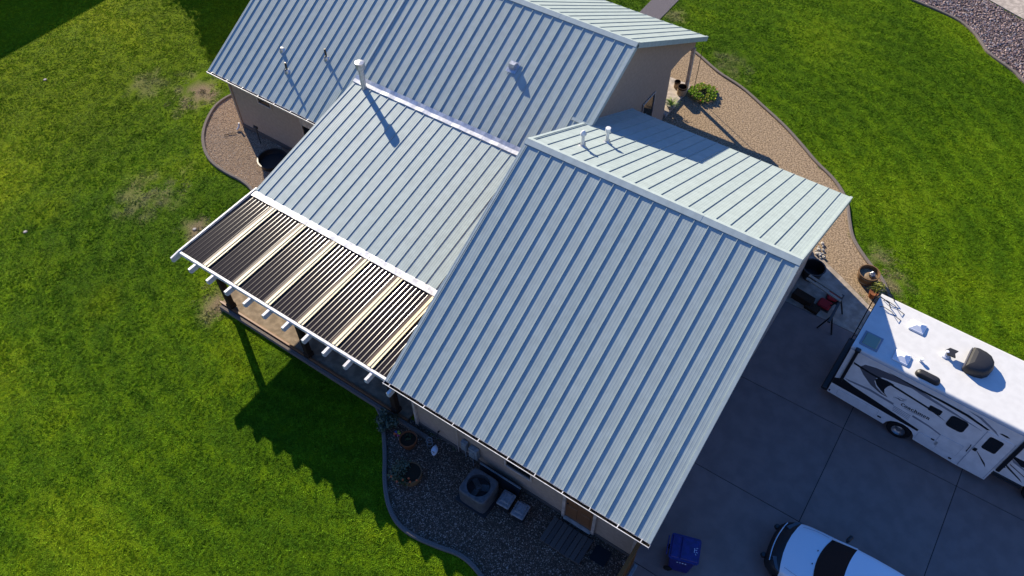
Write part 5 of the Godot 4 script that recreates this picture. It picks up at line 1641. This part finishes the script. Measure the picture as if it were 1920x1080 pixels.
# ------------------------------------------------------------------ things behind and beside the garage
func yard_right() -> void:
	var r := RandomNumberGenerator.new()
	r.seed = 33
	var X := Vector3(1, 0, 0)
	var st := st_new()
	var b := thing("half_barrel", "half barrel holding stones and a shiny bag beside the dirt bed kerb", "barrel", Vector3(10.55, 0.02, -6.95))
	lathe(st, [Vector2(0.29, 0.0), Vector2(0.37, 0.22), Vector2(0.39, 0.46), Vector2(0.355, 0.46), Vector2(0.34, 0.2), Vector2(0.0, 0.18)], Vector3.ZERO, 26)
	obj("tub", st, mats["barrel_wood"], b)
	for y in [0.12, 0.36]:
		st = st_new(); lathe(st, [Vector2(0.335 + y * 0.12, y), Vector2(0.345 + y * 0.13, y + 0.04)], Vector3.ZERO, 26); obj("hoop", st, mats["box_grey"], b)
	st = st_new(); lathe(st, [Vector2(0.0, 0.34), Vector2(0.2, 0.33), Vector2(0.345, 0.28)], Vector3.ZERO, 18); obj("soil", st, mats["dirt"], b)
	var bag := thing("crumpled_bag", "crumpled shiny grey bag inside the half barrel", "bag", Vector3(10.65, 0.36, -6.93))
	st = st_new()
	for k in 7: box(st, Vector3(r.randf_range(-0.1, 0.1), r.randf_range(0.0, 0.08), r.randf_range(-0.1, 0.12)), Vector3(0.16, 0.09, 0.13), 0.03, Basis(Vector3(r.randf(), r.randf(), r.randf()).normalized(), r.randf() * 3))
	obj("foil", st, mats["foil"], bag)
	# pale stones at the end of the garage eave
	var k := 0
	for i in 18:
		var s := r.randf_range(0.08, 0.2)
		var m := pebble_mesh(100 + i % 4, 0.7)
		var o := inst("stone", m, mats["stone_white"], self, Transform3D(Basis(Vector3.UP, r.randf() * TAU).scaled(Vector3.ONE * s), Vector3(8.62 + r.randfn() * 0.13, 0.03 + s * 0.16, -7.28 + r.randfn() * 0.22)))
		o.name = numbered("stone")
		tag(o, "pale stone in the small pile at the garage corner", "stone", "stones piled at the garage corner")
		k += 1
	# work gear by the garage: boards on a sawhorse, tub, boxes
	var t := thing("black_bin", "round black bin against the garage side wall", "bin", Vector3(8.78, 0.025, -6.0))
	st = st_new(); lathe(st, [Vector2(0.32, 0.0), Vector2(0.4, 0.5), Vector2(0.43, 0.52), Vector2(0.38, 0.52), Vector2(0.3, 0.06), Vector2(0.0, 0.05)], Vector3.ZERO, 24); obj("tub", st, mats["black"], t)
	for q in [[-5.05, 0.0, "pale board resting on the sawhorse, the one nearer the driveway"], [-5.24, 0.06, "pale board resting on the sawhorse, the one nearer the dirt bed"]]:
		st = st_new(); box(st, Vector3(9.45, 0.80, q[0] + 0.12), Vector3(1.42 - q[1], 0.05, 0.11), 0.006, Basis(Vector3.UP, -0.23))
		tag(obj("board", st, mats["lumber"]), q[2], "board", "boards on the sawhorse")
	var sh := thing("sawhorse", "dark sawhorse with a long top bar on the driveway", "sawhorse", Vector3(10.12, 0.025, -4.4), 0.0)
	st = st_new(); box(st, Vector3(0, 0.72, 0), Vector3(0.1, 0.07, 1.45), 0.01); obj("top_bar", st, mats["black"], sh)
	for q in [[-1, -1], [1, -1], [-1, 1], [1, 1]]:
		st = st_new(); tube(st, [Vector3(q[0] * 0.03, 0.7, q[1] * 0.45), Vector3(q[0] * 0.26, 0.0, q[1] * 0.55)], 0.03); obj("leg", st, mats["black"], sh)
	for q in [[9.86, -5.42, 0.2, "red patterned cushion under the boards, the one nearer the dirt bed"], [9.7, -4.92, -0.1, "red patterned cushion under the boards, the one nearer the driveway"]]:
		var cu := thing("cushion", q[3], "cushion", Vector3(q[0], 0.025, q[1]), q[2], "red cushions by the sawhorse")
		st = st_new(); box(st, Vector3(0, 0.12, 0), Vector3(0.46, 0.14, 0.42), 0.05); obj("pad", st, mats["red"], cu)
		st = st_new(); box(st, Vector3(0, 0.025, 0), Vector3(0.5, 0.05, 0.46), 0.01); obj("base", st, mats["black"], cu)
	for q in [[8.95, -4.72, 0.75, 0.3, "low brown crate against the garage wall"], [9.4, -4.55, 0.5, 0.14, "low brown plank stack beside the crate"]]:
		st = st_new(); box(st, Vector3(q[0], 0.025 + q[3] / 2, q[1]), Vector3(q[2], q[3], 0.34), 0.01, Basis(Vector3.UP, -0.15))
		tag(obj("crate", st, mats["brown_paint"]), q[4], "crate")
	# plant beside the kerb near the motorhome
	var sp := thing("shrub", "yellow green plant in a brown pot by the motorhome ladder", "shrub", Vector3(11.05, 0.02, -6.62))
	st = st_new(); lathe(st, [Vector2(0.13, 0.0), Vector2(0.17, 0.26), Vector2(0.15, 0.26), Vector2(0.0, 0.22)], Vector3(-0.05, 0, 0.3), 16); obj("pot", st, mats["terracotta"], sp)
	st = st_new(); leafy(st, r, Vector3(0, 0.3, 0), Vector3(0.26, 0.2, 0.24), 300, 0.1, 0.2); bladey(st, r, Vector3(0, 0.1, 0), 40, 0.5, 0.014); obj("foliage", st, mats["leaf_yellow"], sp)
	# porch: two crocks, a spiky plant, a round bed of succulents
	for q in [[-0.06, -12.88, 0.21, 0.42, "larger cream crock on the porch by the post"], [-0.46, -13.2, 0.14, 0.34, "smaller brown crock behind the cream one on the porch"]]:
		var c := thing("crock", q[4], "pot", Vector3(q[0], 0.16, q[1]), 0.0, "crocks on the porch")
		st = st_new(); lathe(st, [Vector2(q[2] * 0.9, 0.0), Vector2(q[2], 0.05), Vector2(q[2], q[3] * 0.8)], Vector3.ZERO, 22); obj("body", st, mats["pot_cream"], c)
		st = st_new(); lathe(st, [Vector2(q[2] * 1.01, q[3] * 0.8), Vector2(q[2] * 1.05, q[3]), Vector2(q[2] * 0.9, q[3]), Vector2(q[2] * 0.88, q[3] * 0.5), Vector2(0.0, q[3] * 0.5)], Vector3.ZERO, 22); obj("rim", st, mats["brown_paint"], c)
	var sk := thing("potted_plant", "spiky green plant in a pale bowl at the porch edge", "plant", Vector3(-0.02, 0.16, -11.75))
	st = st_new(); lathe(st, [Vector2(0.14, 0.0), Vector2(0.22, 0.16), Vector2(0.2, 0.16), Vector2(0.0, 0.13)], Vector3.ZERO, 18); obj("bowl", st, mats["stone_white"], sk)
	st = st_new(); bladey(st, r, Vector3(0, 0.14, 0), 70, 0.55, 0.012, 1.2); obj("leaves", st, mats["leaf_lime"], sk)
	var fl := thing("flower_bed", "round clump of lime green succulents on the dirt by the porch", "plants", Vector3(0.72, 0.01, -13.55))
	for i in 46:
		var a := i * 2.4
		var q := sqrt((i + 0.5) / 46.0)
		var p := Vector3(cos(a) * q * 0.66, 0.08 + 0.10 * (1.0 - q), sin(a) * q * 0.66)
		if q < 0.3: continue
		st = st_new()
		for j in 12:
			var e := j * 2.4
			var d := Vector3(cos(e), 0.0, sin(e))
			var s := Vector3(-d.z, 0, d.x) * 0.032
			var l := 0.06 + 0.05 * (j / 12.0)
			tri(st, p, p + d * l * 0.7 + s + Vector3.UP * (0.11 - 0.05 * j / 12.0), p + d * l * 1.25 + Vector3.UP * (0.12 - 0.07 * j / 12.0))
			tri(st, p, p + d * l * 1.25 + Vector3.UP * (0.12 - 0.07 * j / 12.0), p + d * l * 0.7 - s + Vector3.UP * (0.11 - 0.05 * j / 12.0))
		obj("rosette", st, mats["leaf_lime"] if i % 4 != 0 else mats["leaf_yellow"], fl)
	st = st_new(); leafy(st, r, Vector3(0, 0.03, 0), Vector3(0.72, 0.07, 0.72), 400, 0.09, 0.3); obj("undergrowth", st, mats["leaf_dark"], fl)
	for i in 6:
		st = st_new()
		var a := i * 1.1 + 3.2
		lathe(st, [Vector2(0.0, 0.03), Vector2(0.03, 0.02), Vector2(0.0, -0.02)], Vector3(cos(a) * 0.68, 0.18, sin(a) * 0.68), 8)
		obj("flower", st, mats["red"] if i % 2 == 0 else mats["yellow"], fl)

# ------------------------------------------------------------------ beyond the frame: what throws the long shadows across the lawn
func surroundings() -> void:
	var h := thing("neighbour_house", "neighbouring house with a grey gabled roof beyond the lawn", "house", Vector3(-40.4, 0, -6.0))
	var st := st_new()
	box(st, Vector3(0, 1.3, 0), Vector3(8.0, 2.6, 26.0)); obj("wall", st, mats["siding"], h)
	st = st_new()
	ext(st, V2([[-4.6, 2.5], [4.6, 2.5], [3.9, 4.3], [0, 5.0], [-4.3, 2.9]]), Vector3(0, 0, -13.6), Vector3(1, 0, 0), Vector3.UP, Vector3(0, 0, 1), 25.4)
	obj("roof", st, mats["metal"], h)
	for k in 5:
		st = st_new(); box(st, Vector3(4.03, 1.5, -10.0 + 5.0 * k), Vector3(0.06, 1.2, 1.4)); obj("window", st, mats["glass"], h)
	tree("dense green tree nearest the end of the main roof", Vector3(-30.6, 0, -11.6), 8.6, 3.1, 51)
	tree("dense green tree second from the end of the main roof", Vector3(-28.6, 0, -14.4), 8.6, 3.0, 52)
	tree("dense green tree third from the end of the main roof", Vector3(-35.0, 0, -14.0), 11.5, 3.2, 53)
	tree("dense green tree farthest from the end of the main roof", Vector3(-33.4, 0, -17.0), 11.5, 3.4, 54)

# ------------------------------------------------------------------ grass blades
func grass() -> void:
	var pv: Array = []
	for p in no_grass:
		var a := PackedVector2Array()
		var c := Vector2.ZERO
		for q in p:
			a.append(q)
			c += q
		pv.append(a)
	var variants := 3
	var xs: Array = [[], [], []]
	var cs: Array = [[], [], []]
	var r := RandomNumberGenerator.new()
	r.seed = 404
	# camera footprint on the ground, with a margin
	var foot := PackedVector2Array([Vector2(-35.5, -0.5), Vector2(-11, -18.2), Vector2(11.2, -32), Vector2(20, -15), Vector2(21, 2), Vector2(6, 13.5), Vector2(-6.3, 20), Vector2(-16.5, 14)])
	var step := 0.26
	var x := -36.0
	while x < 18.0:
		var z := -32.0
		while z < 20.0:
			var p := Vector2(x + r.randf_range(-0.12, 0.12), z + r.randf_range(-0.12, 0.12))
			z += step
			if not Geometry2D.is_point_in_polygon(p, foot): continue
			var ok := true
			for a in pv:
				if Geometry2D.is_point_in_polygon(p, a): ok = false; break
			if not ok: continue
			if r.randf() < bareness(p.x, p.y) * 1.0: continue
			var v := r.randi() % variants
			var s := r.randf_range(0.8, 1.3)
			xs[v].append(Transform3D(Basis(Vector3.UP, r.randf() * TAU).scaled(Vector3(1, s * (0.85 + 0.3 * n_mid.get_noise_2d(p.x, p.y)), 1)), Vector3(p.x, 0.0, p.y)))
			var c := lawn_color(p.x, p.y)
			var k := r.randf_range(0.94, 1.06)
			cs[v].append(Color(c.r * k, c.g * k, c.b * k))
		x += step
	for v in variants:
		var st := st_new()
		for tuft in 22:
			var c0 := Vector3(r.randf_range(-0.17, 0.17), 0, r.randf_range(-0.17, 0.17))
			var tone := pow(r.randf_range(0.45, 1.32), 1.7)
			var tall := r.randf_range(0.7, 1.3)
			var comb := Vector3(r.randf_range(-0.03, 0.03), 0, r.randf_range(-0.03, 0.03))
			for i in 8:
				var a := r.randf() * TAU
				var q := c0 + Vector3(r.randfn() * 0.022, 0, r.randfn() * 0.022)
				var d := Vector3(cos(a), 0, sin(a))
				var hgt := r.randf_range(0.014, 0.034) * tall
				var lean := comb + Vector3(r.randf_range(-0.045, 0.045), hgt, r.randf_range(-0.045, 0.045))
				var w := r.randf_range(0.006, 0.010)
				st.set_color(Color(tone * r.randf_range(0.9, 1.15), tone, tone * 0.9))
				tri(st, q - d * w, q + d * w, q + lean)
		st.generate_normals()
		var mm := MultiMesh.new()
		mm.transform_format = MultiMesh.TRANSFORM_3D
		mm.use_colors = true
		mm.mesh = st.commit()
		mm.instance_count = xs[v].size()
		for i in xs[v].size():
			mm.set_instance_transform(i, xs[v][i])
			mm.set_instance_color(i, cs[v][i])
		var o := MultiMeshInstance3D.new()
		o.multimesh = mm
		o.material_override = mats["grass"]
		o.name = numbered("grass")
		add_child(o, true)
		tag(o, "short mown grass blades covering the lawn", "grass", "grass of the lawn", "stuff")
